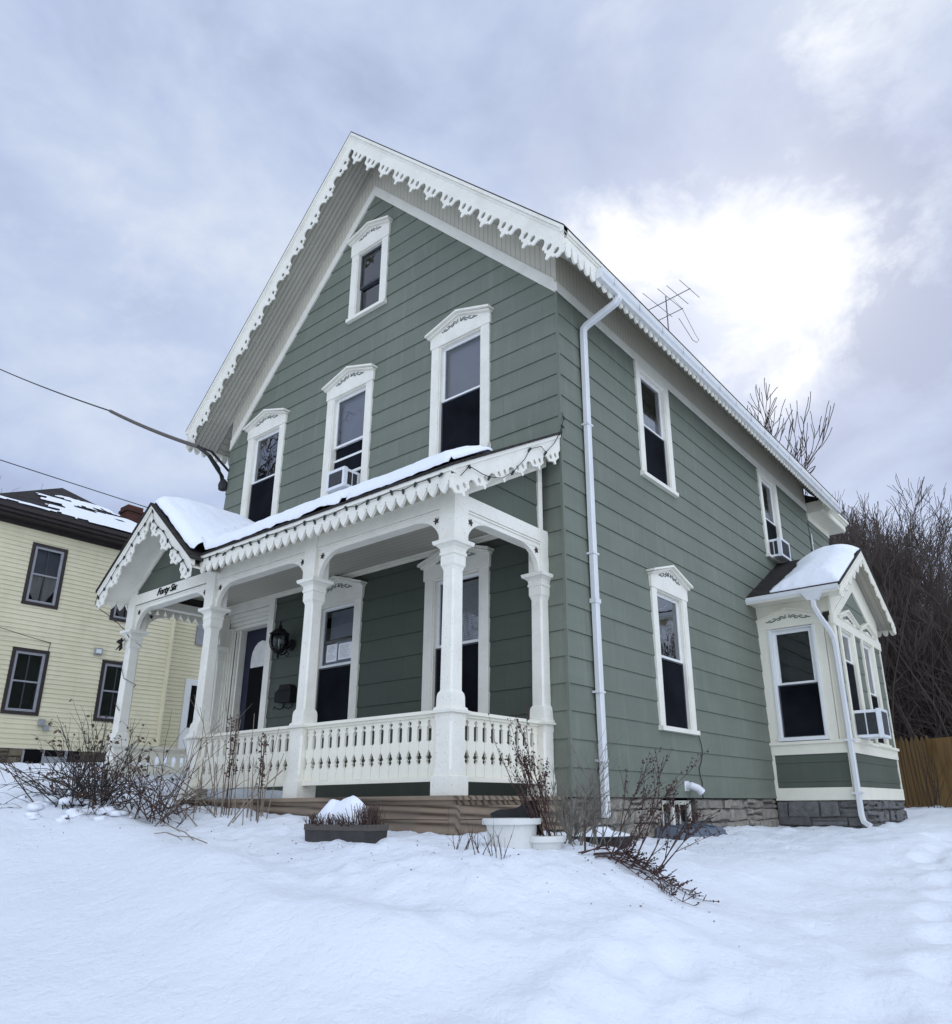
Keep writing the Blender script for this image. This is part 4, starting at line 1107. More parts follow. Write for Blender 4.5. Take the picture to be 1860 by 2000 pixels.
# string of lights along porch eave and gable
t = thing('string_lights', 'dark string lights draped along porch eave, entrance gable and left column', 'string lights', (-2.2, -1.85, 2.8))
def eave_pts():
    P = []
    P += [(-6.56, -2.0, 2.62), (-6.50, -2.01, 2.76)]
    n = 8
    for i in range(n + 1):
        u = i / n; x = GC - GH + u * GH; P.append((x + .05, GY - .012, zgab(x) - .12 - .035 * math.sin(u * 9) ** 2))
    for i in range(1, n + 1):
        u = i / n; x = GC + u * GH; P.append((x - .03, GY - .012, zgab(x) - .13 - .045 * math.sin(u * 8) ** 2))
    return P
P1 = eave_pts()
n = 24
P2 = [(GC + GH + .02 + (XR - .12 - GC - GH) * i / n, YE - .024, 2.835 - .018 * abs(math.sin(i * pi / 2)) + .01 * math.sin(i * 1.7)) for i in range(n + 1)]
P3 = [(XR + .02, y, zporch(y) - d) for y, d in ((-1.72, .16), (-1.60, .09), (-1.40, .22), (-1.30, .27), (-1.10, .33), (-.92, .30), (-.72, .20), (-.62, .10), (-.42, .11), (-.33, .20), (-.16, .12), (-.05, .02), (-.02, -.03))]
P4 = [(.03, -.03, 3.90), (.035, -.02, 4.05), (.045, .01, 4.16), (.03, .0, 4.23)]
mb = MB(); mb.tube(P1, .0045, 4); mb.tube(P2, .0045, 4); mb.tube(P3, .0045, 4); mb.tube(P4, .0045, 4)
wr = [(-6.52, -2.0, 2.60), (-6.47, -1.75, 2.45), (-6.40, -1.60, 2.30), (-6.30, -1.57, 2.18), (-6.28, -1.40, 2.10), (-6.46, -1.50, 1.92), (-6.44, -1.58, 1.85), (-6.28, -1.575, 1.62), (-6.27, -1.40, 1.55), (-6.46, -1.45, 1.38), (-6.45, -1.57, 1.30), (-6.28, -1.57, 1.18)]
mb.tube(wr, .0055, 4)
mb.build('light_cord', M['cable'], t)
bulb = MB(); bulb.lathe([(.010, .012), (.014, .004), (.014, -.012), (.010, -.02), (.012, -.034), (.002, -.046)], 0, 0, 8)
_b = bulb.build('light_bulb', M['bulb_green']); BULB = _b.data; bpy.data.objects.remove(_b)
for p in P1[2::1] + P2[::1] + P3[1::2] + P4[1:3] + [wr[1], wr[5], wr[9]]:
    o = bpy.data.objects.new('light_bulb', BULB); C.objects.link(o); o.parent = t; o.location = Vector(p) - Vector(t.location); o.rotation_euler = (random.Random(p[0]).uniform(-.6, .6), random.Random(p[1] + p[0]).uniform(-.6, .6), 0)
# dark bow tied to the left column
mb = MB()
c0 = (-6.47, -1.60, 2.13)
for a, r in ((.4, .10), (2.6, .09), (-1.1, .11), (-2.2, .09), (1.5, .06)):
    mb.hull8([(c0[0] - .012, c0[1] - .01, c0[2] - .012), (c0[0] + .012, c0[1] - .01, c0[2] - .012), (c0[0] + .012, c0[1] + .01, c0[2] + .012), (c0[0] - .012, c0[1] + .01, c0[2] + .012)],
             [(c0[0] + r * math.cos(a) - .025, c0[1] - .03, c0[2] + r * math.sin(a) - .02), (c0[0] + r * math.cos(a) + .025, c0[1] - .03, c0[2] + r * math.sin(a) - .02), (c0[0] + r * math.cos(a) + .02, c0[1], c0[2] + r * math.sin(a) + .02), (c0[0] + r * math.cos(a) - .02, c0[1], c0[2] + r * math.sin(a) + .02)])
o = mb.build('ribbon_bow', M['black']); tag(o, 'dark ribbon bow tied near the top of the leftmost porch column', 'bow')

# overhead service wires
def cat(p0, p1, sag, n=24): return [tuple(p0[k] * (1 - u) + p1[k] * u - (sag * 4 * u * (1 - u) if k == 2 else 0) for k in range(3)) for u in [i / n for i in range(n + 1)]]
t = thing('service_wire', 'thick black service cable with sleeve meeting the left corner of the gable', 'cable', (-7.0, -.6, 5.5))
pA, pB, pC = (-6.93, -.62, 5.72), (-10.6, -.66, 7.66), (-30, -.9, 18.3)
mb = MB(); mb.tube(cat(pB, pC, .25), .016, 5); mb.build('cable', M['cable'], t)
mb = MB(); mb.tube(cat(pA, pB, .04, 10), .034, 7); mb.build('cable_sleeve', M['cable_grey'], t)
mb = MB()
mb.tube([pA, (-6.78, -.50, 5.56), (-6.86, -.28, 5.42), (-6.97, -.10, 5.36), (-6.99, -.06, 5.26)], .03, 6)
mb.tube([pA, (-6.80, -.45, 5.66), (-6.90, -.2, 5.58), (-6.96, .0, 5.50)], .022, 6); mb.tube([(-6.84, -.45, 5.60), (-6.90, -.22, 5.46), (-6.985, -.1, 5.3)], .02, 6)
mb.lathe([(.03, 5.12), (.075, 5.14), (.085, 5.22), (.06, 5.30), (.02, 5.34)], -7.0, -.05, 10)
mb.build('weatherhead', M['cable'], t)
t = MB(); t.tube(cat((-15, 7, 7.50), (-15, -14, 8.05), .02), .012, 5)
o = t.build('overhead_wire', M['cable']); tag(o, 'thin black wire crossing the sky above the yellow house roof', 'wire')

# television antenna on the roof
t = thing('roof_antenna', 'old television antenna on the main roof ridge', 'antenna', (-1.7, 7.0, 8.3))
ax, ay = -1.70, 7.0
mb = MB(); mb.tube([(ax, ay, 8.2), (ax, ay, 10.78)], .015, 6); mb.build('mast', M['steel'], t)
mb = MB()
bd = Vector((1, -.10, -.0)).normalized(); ed = Vector((.1, 1, 0)).normalized()
c1 = Vector((ax, ay, 10.66)); c2 = Vector((ax, ay, 10.26))
mb.tube([c1 - bd * .62, c1 + bd * .62], .010, 5); mb.tube([c2 - bd * .32, c2 + bd * .40], .009, 5)
mb.build('boom', M['steel'], t)
mb = MB()
for u, l in ((-.6, .75), (-.22, .6), (.1, .5), (.30, .45), (.60, .42)):
    p = c1 + bd * u; mb.tube([p - ed * l, p + ed * l], .0065, 4)
for u in (.38,):
    p = c2 + bd * u; mb.tube([p, p + Vector((.12, .3, -.55)), p + Vector((.19, .3, -.72)), p + Vector((.13, .3, -.76)), p + Vector((.07, .25, -.7)), p + Vector((-.10, .0, -.2))], .0065, 4)
p = c1 + bd * .1; mb.tube([c1 + bd * .16, c2 + bd * .38], .005, 4)
mb.build('element_rods', M['steel'], t)

# planter with snow cap in front of the deck
t = thing('planter_box', 'dark rectangular planter of dead plants capped with snow before the deck', 'planter', (-.85, -2.12, -.33))
x0, x1, y0, y1 = -1.25, -.44, -2.22, -2.02
mb = MB(); mb.hull8([(x0 + .02, y0 + .012, -.45), (x1 - .02, y0 + .012, -.45), (x1 - .02, y1 - .012, -.45), (x0 + .02, y1 - .012, -.45)], [(x0, y0, -.235), (x1, y0, -.235), (x1, y1, -.235), (x0, y1, -.235)]); mb.build('planter_body', M['planter'], t)
mb = MB(); mb.box(x0 - .004, x1 + .004, y0 - .004, y1 + .004, -.262, -.215); mb.build('rim', M['planter_band'], t)
rg = random.Random(8); mb = MB()
for i in range(760):
    x, y = rg.uniform(x0 + .01, x1 - .01), rg.uniform(y0 + .0, y1 - .02); h = rg.uniform(.03, .12 if x < -.68 else .19)
    dx, dy = rg.uniform(-.06, .06), rg.uniform(-.07, .03)
    mb.tube([(x, y, -.24), (x + dx * .5, y + dy * .5, -.24 + h * .6), (x + dx, y + dy, -.24 + h)], [.004, .003, .002], 3)
mb.build('dead_plants', M['twig_brown'], t)
V, F_, idx = [], [], {}
for i in range(34):
    for j in range(16):
        x = x0 + .05 + (x1 - x0 - .14) * i / 33; y = y0 + .02 + (y1 - y0 - .04) * j / 15
        u = i / 33
        hgt = .175 * math.exp(-((u - .42) / .36) ** 4) + .085 * math.exp(-((u - .8) / .17) ** 2)
        e = math.sin(pi * min(1, max(0, (j + .3) / 15.6))) ** .45
        z = -.215 + hgt * e + .05 * (e - .5) + .03 * fbm(x * 7, y * 7, 2) - (.06 if j == 0 else 0)
        if u > .9 or u < .03: z -= .04
        V.append((x, y, z))
for i in range(33):
    for j in range(15): F_.append((i * 16 + j, i * 16 + 16 + j, i * 16 + 17 + j, i * 16 + j + 1))
mb = MB(); mb.add(V, F_); mb.build('snow_cap', M['roof_snow'], t, smooth=True, recalc=False)

# white bucket, second container, black tub, window-well cover
def pot(name, label, cat_, cx, cy, z0, z1, r0, r1, mat, rim=.02):
    mb = MB(); mb.lathe([(r0, z0), (r1 - .012, z1 - .05), (r1 - .01, z1 - .045), (r1 + rim, z1 - .04), (r1 + rim, z1 - .005), (r1 + rim - .006, z1), (r1 - .01, z1), (r1 - .016, z1 - .04), (r0 - .012, z0 + .02), (.001, z0 + .02)], cx, cy, 32)
    o = mb.build(name, mat, smooth=False); tag(o, label, cat_); return o
pot('bucket', 'large white plastic tub standing in snow at the deck corner', 'bucket', .745, -1.92, -.50, -.165, .165, .195, M['bucket'])
mb = MB(); V = []; rg = random.Random(2)
for i in range(9):
    u = i / 8; x = .40 + .44 * u; zt_ = -.135 + .09 * u + .012 * math.sin(u * 9)
    for j in range(4): V.append((x + .01 * j, -1.75 + .03 * j + .012 * math.sin(u * 14 + j), zt_ * (1 - j / 3) + (-.34) * j / 3))
mb.add(V, [(i * 4 + j, i * 4 + 4 + j, i * 4 + 5 + j, i * 4 + j + 1) for i in range(8) for j in range(3)])
o = mb.build('plastic_sheet', M['tub'], recalc=False, smooth=True); tag(o, 'crumpled black plastic sheet behind the white tub by the deck', 'plastic sheet')
pot('plastic_bowl', 'shallow white plastic bowl half buried beside the big white tub', 'bowl', .93, -1.78, -.44, -.285, .10, .145, M['bucket'], .012)
t = thing('plastic_tub', 'low black tub filled with snow near the downspout', 'tub', (.70, -.62, -.36))
mb = MB(); mb.lathe([(.22, -.5), (.27, -.345), (.30, -.335), (.30, -.325), (.255, -.325), (.24, -.36), (.001, -.36)], .70, -.62, 26); mb.build('tub_body', M['tub'], t)
mb = MB(); mb.lathe([(.265, -.338), (.24, -.318), (.18, -.302), (.1, -.29), (.06, -.26), (.02, -.255), (.001, -.254)], .70, -.62, 22); mb.v = [(x, y, z + .012 * fbm(x * 9, y * 9)) for x, y, z in mb.v]; mb.build('snow_fill', M['roof_snow'], t, smooth=True)
mb = MB(); mb.hull8([(.04, 1.62, -.46), (.36, 1.62, -.46), (.36, 2.90, -.46), (.04, 2.90, -.46)], [(.04, 1.66, -.31), (.30, 1.66, -.345), (.30, 2.86, -.345), (.04, 2.86, -.31)])
for i in range(4): y = 1.9 + i * .26; mb.tube([(.05, y, -.305), (.30, y, -.340), (.36, y, -.44)], .018, 6)
o = mb.build('window_well_cover', M['blue_plastic']); tag(o, 'blue grey plastic cover lying below the basement window', 'cover')

# ----------------------------------------------------------------------------
# yellow neighbour house
# ----------------------------------------------------------------------------
YX = -15.0; YA, YB = -1.15, 3.57
nb_ = thing('neighbour_house', 'pale yellow clapboard house with brown trim left of the green house', 'house', (-17.5, 1.2, 1.2))
FY = Fat('x', YX)
ywin = [(-.12, .67, 4.43, 5.93), (-.10, .68, 1.93, 3.42), (1.90, 2.70, 1.92, 3.40), (1.90, 2.70, 4.41, 5.92)]
mb = MB()
lap_wall(mb, FY, lambda z: YA, lambda z: YB, 1.20, 6.32, ywin, c=.106, lip=.018, phase=1.20)
mb.quad((YX, YA, 1.2), (YX - 5, YA, 1.2), (YX - 5, YA, 6.3), (YX, YA, 6.3)); mb.quad((YX, YB, 1.2), (YX, YB, 6.3), (YX - .7, YB, 6.3), (YX - .7, YB, 1.2))
FY2 = Fat('x', YX - .7)
lap_wall(mb, FY2, lambda z: YB, lambda z: YB + 4, 1.20, 5.9, (), c=.106, lip=.018, phase=1.20)
mb.build('wall', M['yellow'], nb_, recalc=False)
for wi, (a, b, z0, z1) in enumerate(ywin):
    mb = MB(); e = .075
    for x0, x1, q0, q1 in ((a, a + e, z0, z1), (b - e, b, z0, z1), (a + e, b - e, z0, z0 + e), (a + e, b - e, z1 - e, z1)): mb.box(x0, x1, -.02, .035, q0, q1, F=FY)
    wv = mb.build('window', M['brown_trim'], nb_)
    a1, b1, q0, q1 = a + e, b - e, z0 + e, z1 - e; zm = (q0 + q1) / 2
    mb = MB(); w = .055
    for x0, x1, r0, r1 in ((a1, a1 + w, q0, q1), (b1 - w, b1, q0, q1), (a1 + w, b1 - w, q0, q0 + w), (a1 + w, b1 - w, q1 - w, q1), (a1 + w, b1 - w, zm - .018, zm + .018)): mb.box(x0, x1, -.01, .02, r0, r1, F=FY)
    mb.build('storm_frame', M['grey_sash'], wv)
    mb = MB(); c_ = (a1 + b1) / 2; mb.box(c_ - .012, c_ + .012, -.03, -.012, q0 + w, zm - .018, F=FY); mb.box(c_ - .012, c_ + .012, -.03, -.012, zm + .018, q1 - w, F=FY); mb.build('muntin', M['screen_frame'], wv)
    mb = MB(); mb.quad(FY(a1 + w, -.02, q0 + w), FY(b1 - w, -.02, q0 + w), FY(b1 - w, -.02, q1 - w), FY(a1 + w, -.02, q1 - w)); mb.build('pane', M['glass'], wv, recalc=False)
    mb = MB(); mb.box(YX - .35, YX - .30, a1, b1, q0, q1)
    for bx_ in ((a1 - .02, a1, q0, q1), (b1, b1 + .02, q0, q1), (a1, b1, q0 - .02, q0), (a1, b1, q1, q1 + .02)): mb.box(YX - .30, YX - .03, *bx_)
    mb.build('room_interior', M['dark'] if wi in (1, 2) else M['room'], wv)
    if wi in (0, 3):
        mb = MB(); mb.quad(FY(a1, -.12, zm - .02), FY(b1, -.12, zm - .02), FY(b1, -.12, q1), FY(a1, -.12, q1)); mb.build('window_shade', M['shade'], wv, recalc=False)
        mb = MB()
        for s_ in (0, 1):
            u0 = a1 if s_ == 0 else b1; u1 = c_
            pts = [(u0, zm + .05), (u1, zm + .05), (u1 + (u0 - u1) * .05, q0 + .05), (u1 + (u0 - u1) * .45, q0 + .10), (u1 + (u0 - u1) * .8, q0 + .30), (u0, q0 + .40)]
            mb.add([FY(a_, -.09, z_) for a_, z_ in pts], [tuple(range(6))])
        mb.build('curtain', M['curtain'], wv, recalc=False)
for a_, b_ in ((YA, .50), (1.76, YB)): stones(FY, a_, b_, .75, 1.20, 2, rng, .42, -.02).build('foundation', M['stone_yellow'], nb_)
mb = MB(); mb.box(YX - 5, YX - .03, YA + .02, YB, .3, 1.2); mb.build('foundation_core', M['mortar'], nb_)
mb = MB(); mb.box(YX - .02, YX + .03, .50, .54, .75, 1.2); mb.box(YX - .02, YX + .02, .92, .96, .75, 1.19); mb.box(YX - .02, YX + .02, 1.40, 1.46, .75, 1.19); bs = mb.build('basement_window', M['grey_sash'], nb_)
mb = MB(); mb.box(YX - .015, YX + .004, .54, 1.75, .7, 1.19); mb.build('pane', M['dark'], bs)
mb = MB(); mb.quad((YX + .01, .96, .75), (YX + .01, 1.40, .75), (YX + .01, 1.40, 1.05), (YX + .01, .96, 1.05)); mb.build('insulation_panel', M['metal_grey'], bs, recalc=False)
# hipped roof with wide brown eave
EXY = YX + .42; RA, RB = -1.45, 3.35; AP = (-17.1, 1.02, 8.28)
mb = MB(); z = 6.60
mb.add([(EXY, RA, z), (EXY, RB, z), AP, (-20.0, RB, z), (-20.0, RA, z)], [(0, 1, 2), (1, 3, 2), (3, 4, 2), (4, 0, 2)])
mb.box(-20, YX - .5, RB - .3, YB + 4, 6.0, 6.15)
rf = mb.build('roof', M['roof_black'], nb_)
mb = MB(); mb.box(-20, EXY - .005, RA + .005, RB - .005, 6.50, 6.595); mb.box(-20, EXY - .06, RA + .06, RB - .06, 6.42, 6.50); mb.box(-20, YX + .28, RA + .2, RB + .2, 6.36, 6.42); mb.box(YX - .02, YX + .04, YA, YB, 6.24, 6.36); mb.build('eave', M['brown_trim'], rf)
mb = MB(); mb.box(-16.55, -16.1, 2.40, 2.83, 6.8, 7.98); mb.box(-16.58, -16.07, 2.37, 2.86, 7.80, 7.87); mb.build('chimney', M['brick'], rf)
mb = MB(); mb.box(YX + .014, YX + .09, YB - .05, YB + .02, 1.25, 6.3); mb.build('downspout', M['yellow'], nb_)
mb = MB(); mb.box(YX + .015, YX + .08, 1.66, 1.84, 3.50, 3.66); l1 = mb.build('flood_light', M['metal_grey'], nb_)
mb = MB(); mb.box(YX + .08, YX + .10, 1.69, 1.81, 3.53, 3.63); mb.build('lens', M['pvc'], l1)
mb = MB(); mb.box(YX + .014, YX + .12, .70, .82, 1.72, 1.86); mb.box(YX + .014, YX + .10, .82, .93, 1.62, 1.73); mb.build('meter_box', M['metal_grey'], nb_)
mb = MB(); mb.box(YX - .69, YX - .64, 4.50, 5.4, 1.25, 3.32); bd_ = mb.build('back_door', M['vinyl'], nb_); mb = MB(); mb.box(YX - .64, YX - .63, 4.68, 5.25, 2.0, 3.15); mb.build('door_glass', M['dark'], bd_)
mb = MB(); mb.box(YX - .69, YX - .64, 4.64, 5.4, 4.3, 5.02); mb.build('small_window', M['grey_sash'], nb_)
mb = MB(); mb.tube(cat((YX + .02, .66, 3.62), (-14.2, -4.2, 4.6), .12), .008, 4); mb.tube([(YX + .02, .66, 3.62), (YX + .02, .64, 3.42)], .008, 4); o = mb.build('telephone_wire', M['cable']); tag(o, 'slim wire sagging across the yellow clapboards to a lower window corner', 'wire')
# patchy snow on its roof
V, F_, idx = [], [], {}
nn, mm = 90, 46
for i in range(nn):
    for j in range(mm):
        u, v = i / (nn - 1), j / (mm - 1)
        y = RA + (RB - RA) * u; tz = v
        px = EXY + (AP[0] - EXY) * tz; yy0 = RA + (AP[1] - RA) * tz; yy1 = RB + (AP[1] - RB) * tz
        y = yy0 + (yy1 - yy0) * u; zz = 6.60 + (AP[2] - 6.60) * tz
        cov = .62 - 1.05 * abs(v - .22) - .55 * smooth(.30, .0, u) + .75 * fbm(u * 2.2 + 3, v * 9, 5) - (.9 if v > .72 else 0)
        if cov > .18: idx[i, j] = len(V); V.append((px + .015, y, zz + .02 + .02 * min(1, max(0, cov - .18) * 3)))
for i in range(nn - 1):
    for j in range(mm - 1):
        q = [(i, j), (i + 1, j), (i + 1, j + 1), (i, j + 1)]
        if all(k in idx for k in q): F_.append(tuple(idx[k] for k in q))
mb = MB(); mb.add(V, F_); o = mb.build('neighbour_roof_snow', M['roof_snow'], smooth=True, recalc=False); tag(o, 'streaky melting snow on the black roof of the yellow house', 'snow', kind='stuff')

# wooden fence behind the bay
t = thing('wooden_fence', 'brown stockade fence with pointed pickets and a newer flat panel', 'fence', (1.2, 12.6, -.2))
mb = MB(); rg = random.Random(3)
x = -1.4; yF = 12.4
while x < 1.02:
    w = .095 + rg.uniform(-.006, .004); h = 1.31 + rg.uniform(-.03, .03); yo = rg.uniform(-.006, .006)
    mb.prism([(x, -.6), (x + w, -.6), (x + w, h - .13), (x + w * .62, h - .015), (x + w * .5, h), (x + w * .38, h - .015), (x, h - .13)], yo, .02 + yo, Fat('y', yF)); x += w + .006
mb.build('picket_panel', M['fence_old'], t)
mb = MB(); x = 0.0
d = Vector((.78, -.62, 0)).normalized(); n_ = Vector((d.y, -d.x, 0)); p0 = Vector((1.05, yF - .02, 0))
FP = lambda a, o, z: tuple(p0 + d * a + n_ * o)[:2] + (z,)
while x < 4.2:
    w = .135; mb.prism([(x, -.7), (x + w - .004, -.7), (x + w - .004, 1.24 - .012 * x), (x, 1.24 - .012 * x)], rg.uniform(0, .004), .02, FP); x += w
mb.build('board_panel', M['fence_new'], t)
mb = MB(); mb.box(.99, 1.08, yF + .03, yF + .12, -.6, 1.2); mb.box(-1.4, 1.0, yF + .005, yF + .04, .9, 1.0); mb.build('post', M['fence_old'], t)

# ----------------------------------------------------------------------------
# snow covered ground
# ----------------------------------------------------------------------------
CP = np.array([
 (-.1, -1.75, -.32), (-.1, -2.4, -.36), (-1., -1.75, -.25), (-1, -2.3, -.33), (-2, -1.75, -.19), (-3.1, -1.75, -.12), (-4.4, -1.8, -.02), (-5.4, -2., .16), (-6.4, -1.8, .30), (-7.5, -1.5, .48), (-9, -1, .58), (-9, 3, .62), (-8, 6, .4), (-14, 0, .83), (-14.6, 3, .85), (-14, 5, .85), (-22, 0, .95), (-16, -8, .1), (-22, -8, .3),
 (.55, -1.9, -.36), (.95, -1.9, -.36), (.6, -.6, -.37), (.3, .66, -.45), (.35, 2, -.43), (.3, 3.4, -.405), (.6, 4.5, -.41), (.2, 5.5, -.385), (1.3, 5.4, -.42), (1.35, 7, -.40), (1.35, 8.7, -.33), (1.2, 10, -.22), (2, 12, -.17), (5, 12, -.2), (1.3, 13, -.16), (-1, 12.2, -.14),
 (-3, -3.0, -.30), (-1, -3.0, -.40), (.8, -2.8, -.47), (-5, -3.2, .0), (-8, -3, .25),
 (-6, -5.5, -.45), (-3, -4.6, -.70), (-1, -4.5, -.80), (1, -4.4, -.90), (2.2, -4.6, -1.06), (0, -6.5, -1.3), (-4, -7, -1.15), (-8, -7, -.6), (4.3, -6.5, -1.65), (4.3, -9, -1.8), (-4, -11, -1.8), (-12, -8, -.6),
 (1.6, -1.9, -.47), (2.0, -2.4, -.62), (2.5, -3.4, -.95), (2.2, -1.2, -.66), (2.0, 0, -.62), (2, 2.5, -.53), (2.2, 5, -.47), (3.5, 0, -.74), (3.5, 4, -.55), (4, 8, -.36), (4, -3, -1.12), (7, -3, -1.1), (7, 4, -.55), (7, 12, -.22), (12, 0, -.7), (12, 10, -.2)], float)
def tps(P, lam=.02):
    n = len(P); D = np.hypot(P[:, None, 0] - P[None, :, 0], P[:, None, 1] - P[None, :, 1])
    K = np.where(D > 0, D * D * np.log(np.maximum(D, 1e-9)), 0) + lam * np.eye(n)
    Q = np.c_[np.ones(n), P[:, :2]]; A = np.block([[K, Q], [Q.T, np.zeros((3, 3))]])
    return np.linalg.solve(A, np.r_[P[:, 2], 0, 0, 0])
TW = tps(CP)
def base_h(X, Y):
    X, Y = np.atleast_1d(np.asarray(X, float)), np.atleast_1d(np.asarray(Y, float))
    D = np.hypot(X[..., None] - CP[:, 0], Y[..., None] - CP[:, 1])
    K = np.where(D > 0, D * D * np.log(np.maximum(D, 1e-9)), 0)
    h = K @ TW[:-3] + TW[-3] + TW[-2] * X + TW[-1] * Y
    sm = lambda e0, e1, x: (lambda t: t * t * (3 - 2 * t))(np.clip((x - e0) / (e1 - e0), 0, 1))
    far = np.where(X < -3, -.2 + 1.1 * sm(-4, -14, X), -.2) * sm(-14, 2, Y) + -1.7 * (1 - sm(-14, 2, Y))
    w = sm(11, 17, np.hypot((X + 3) * .75, Y - 1))
    return h * (1 - w) + far * w
prints = []
rg = random.Random(12)
for i in range(9):
    u = i / 8; prints.append((2.3 + 1.15 * u + rg.uniform(-.1, .1), 4.6 - 6.2 * u + rg.uniform(-.15, .15), .14, .06))
for i in range(16): prints.append((rg.uniform(2.1, 3.6), rg.uniform(-4.6, -2.2), rg.uniform(.08, .16), rg.uniform(.02, .05)))
def ground_h(x, y, base=None):
    h = float(base_h(x, y)[0]) if base is None else base
    r = math.hypot(x + 1, y + 1)
    k = 1 if r < 14 else .5
    yc = float(np.interp(x, [-12, -6, -3.3, -1.2, .35, 1.45, 3], [-2.3, -2.5, -2.7, -3.05, -3.5, -3.3, -2.9])) + .06 * mnoise.noise((x * 1.3, 3, 1))
    fr = smooth(yc + .1, yc - .5, y) * smooth(2.4, 1.2, x)
    q = 1 - .62 * fr
    h += k * q * (.042 * fbm(x * .7, y * 1.0, 1.5, 3) + .026 * fbm(x * 1.9 + 3, y * 2.8, 4, 3))
    sd_ = smooth(2.0, 1.0, x) * smooth(-10, -7, x)
    h += sd_ * (.105 * math.exp(-((y - yc + .22) / .36) ** 2) - .085 * math.exp(-((y - yc - .38) / .34) ** 2)) - .06 * fr
    h -= .10 * smooth(1.55, 2.15, x - .12 * y) * smooth(8, 4, y) * smooth(-4.5, -2.5, y)
    ter = smooth(yc - .3, yc + .3, y) * smooth(2.2, 1.2, x)                   # thaw hummocks on the upper yard
    m_ = mnoise.noise((x * 4.2, y * 5.5, 9.0)); h += ter * (.045 * (abs(m_) - .3) + .022 * mnoise.noise((x * 8, y * 11, 2.0)))
    dr = smooth(1.6, 2.4, x) * smooth(9, 5, y)
    h += dr * (.022 * fbm(x * 3.3, y * 1.6, 8, 3))
    cr = math.exp(-((x - 2.15 + .12 * (y + 3.6)) / .22) ** 2) * smooth(-1.6, -2.6, y) * smooth(-5.2, -4.2, y)
    h += cr * (.05 + .03 * fbm(x * 5, y * 5, 6, 3))                      # crusty rim of the yard above the drive
    for px, py, pr, pd in prints:
        d2 = ((x - px) / pr) ** 2 + ((y - py) / (pr * 1.5)) ** 2
        if d2 < 6: h += -pd * math.exp(-d2 * 1.6) + pd * .35 * math.exp(-(math.sqrt(d2) - 1.35) ** 2 * 6)
    return h
gx = np.unique(np.round(np.concatenate([np.arange(-170, -26, 12), np.arange(-26, -9, .6), np.arange(-9, -3, .09), np.arange(-3, 4.2, .055), np.arange(4.2, 20, .6), np.arange(20, 170, 12)]), 4))
gy = np.unique(np.round(np.concatenate([np.arange(-60, -9, 6), np.arange(-9, -6.6, .4), np.arange(-6.6, -1.3, .05), np.arange(-1.3, 6, .10), np.arange(6, 14, .2), np.arange(14, 40, 2), np.arange(40, 220, 12)]), 4))
GX, GY_ = np.meshgrid(gx, gy, indexing='ij')
BH_ = np.vstack([base_h(GX[i], GY_[i]) for i in range(len(gx))])
V = [(gx[i], gy[j], ground_h(gx[i], gy[j], BH_[i, j])) for i in range(len(gx)) for j in range(len(gy))]
ny = len(gy)
F_ = [(i * ny + j, (i + 1) * ny + j, (i + 1) * ny + j + 1, i * ny + j + 1) for i in range(len(gx) - 1) for j in range(ny - 1)]
mb = MB(); mb.add(V, F_)
gr = mb.build('ground', M['snow'], smooth=True, recalc=False); tag(gr, 'snow covered yard and drive', kind='structure')
def gz(x, y): return ground_h(x, y)

# ----------------------------------------------------------------------------
# shrubs and weeds
# ----------------------------------------------------------------------------
def stem_pts(rng, p, d, L_, bend, n=7, droop=0.):
    pts = [Vector(p)]; d = Vector(d).normalized(); st = L_ / n
    for i in range(n):
        d = (d + Vector((rng.uniform(-1, 1), rng.uniform(-1, 1), rng.uniform(-1, 1))) * bend + Vector((0, 0, -droop))).normalized()
        pts.append(pts[-1] + d * st)
    return pts
def branchy(mb, rng, p, d, L_, r, depth, bend=.12, spread=.6, kids=(2, 4), droop=0., tips=None, n=6, sides=4):
    pts = stem_pts(rng, p, d, L_, bend, n, droop)
    mb.tube(pts, [r * (1 - .6 * i / n) for i in range(n + 1)], sides if depth > 0 else 3, cap=False)
    if depth == 0:
        if tips is not None: tips.append((pts[-1], (pts[-1] - pts[-2]).normalized(), pts))
        return
    for k in range(rng.randint(*kids)):
        i = rng.randint(max(1, n // 3), n)
        b = (pts[i] - pts[i - 1]).normalized()
        o = Vector((rng.uniform(-1, 1), rng.uniform(-1, 1), rng.uniform(-.6, 1))).normalized()
        branchy(mb, rng, pts[i], (b + o * spread), L_ * rng.uniform(.4, .7), r * .6, depth - 1, bend, spread, kids, droop, tips, n, sides)
def leafy(mb, rng, p, s):
    d = Vector((rng.uniform(-1, 1), rng.uniform(-1, 1), rng.uniform(-.9, .3))).normalized(); u = d.orthogonal().normalized(); a = rng.uniform(0, 6.28)
    u = u * math.cos(a) + d.cross(u) * math.sin(a); p = Vector(p)
    mb.add([p, p + d * s * .5 + u * s * .28, p + d * s, p + d * s * .5 - u * s * .28 - d.cross(u) * s * .1], [(0, 1, 2, 3)])

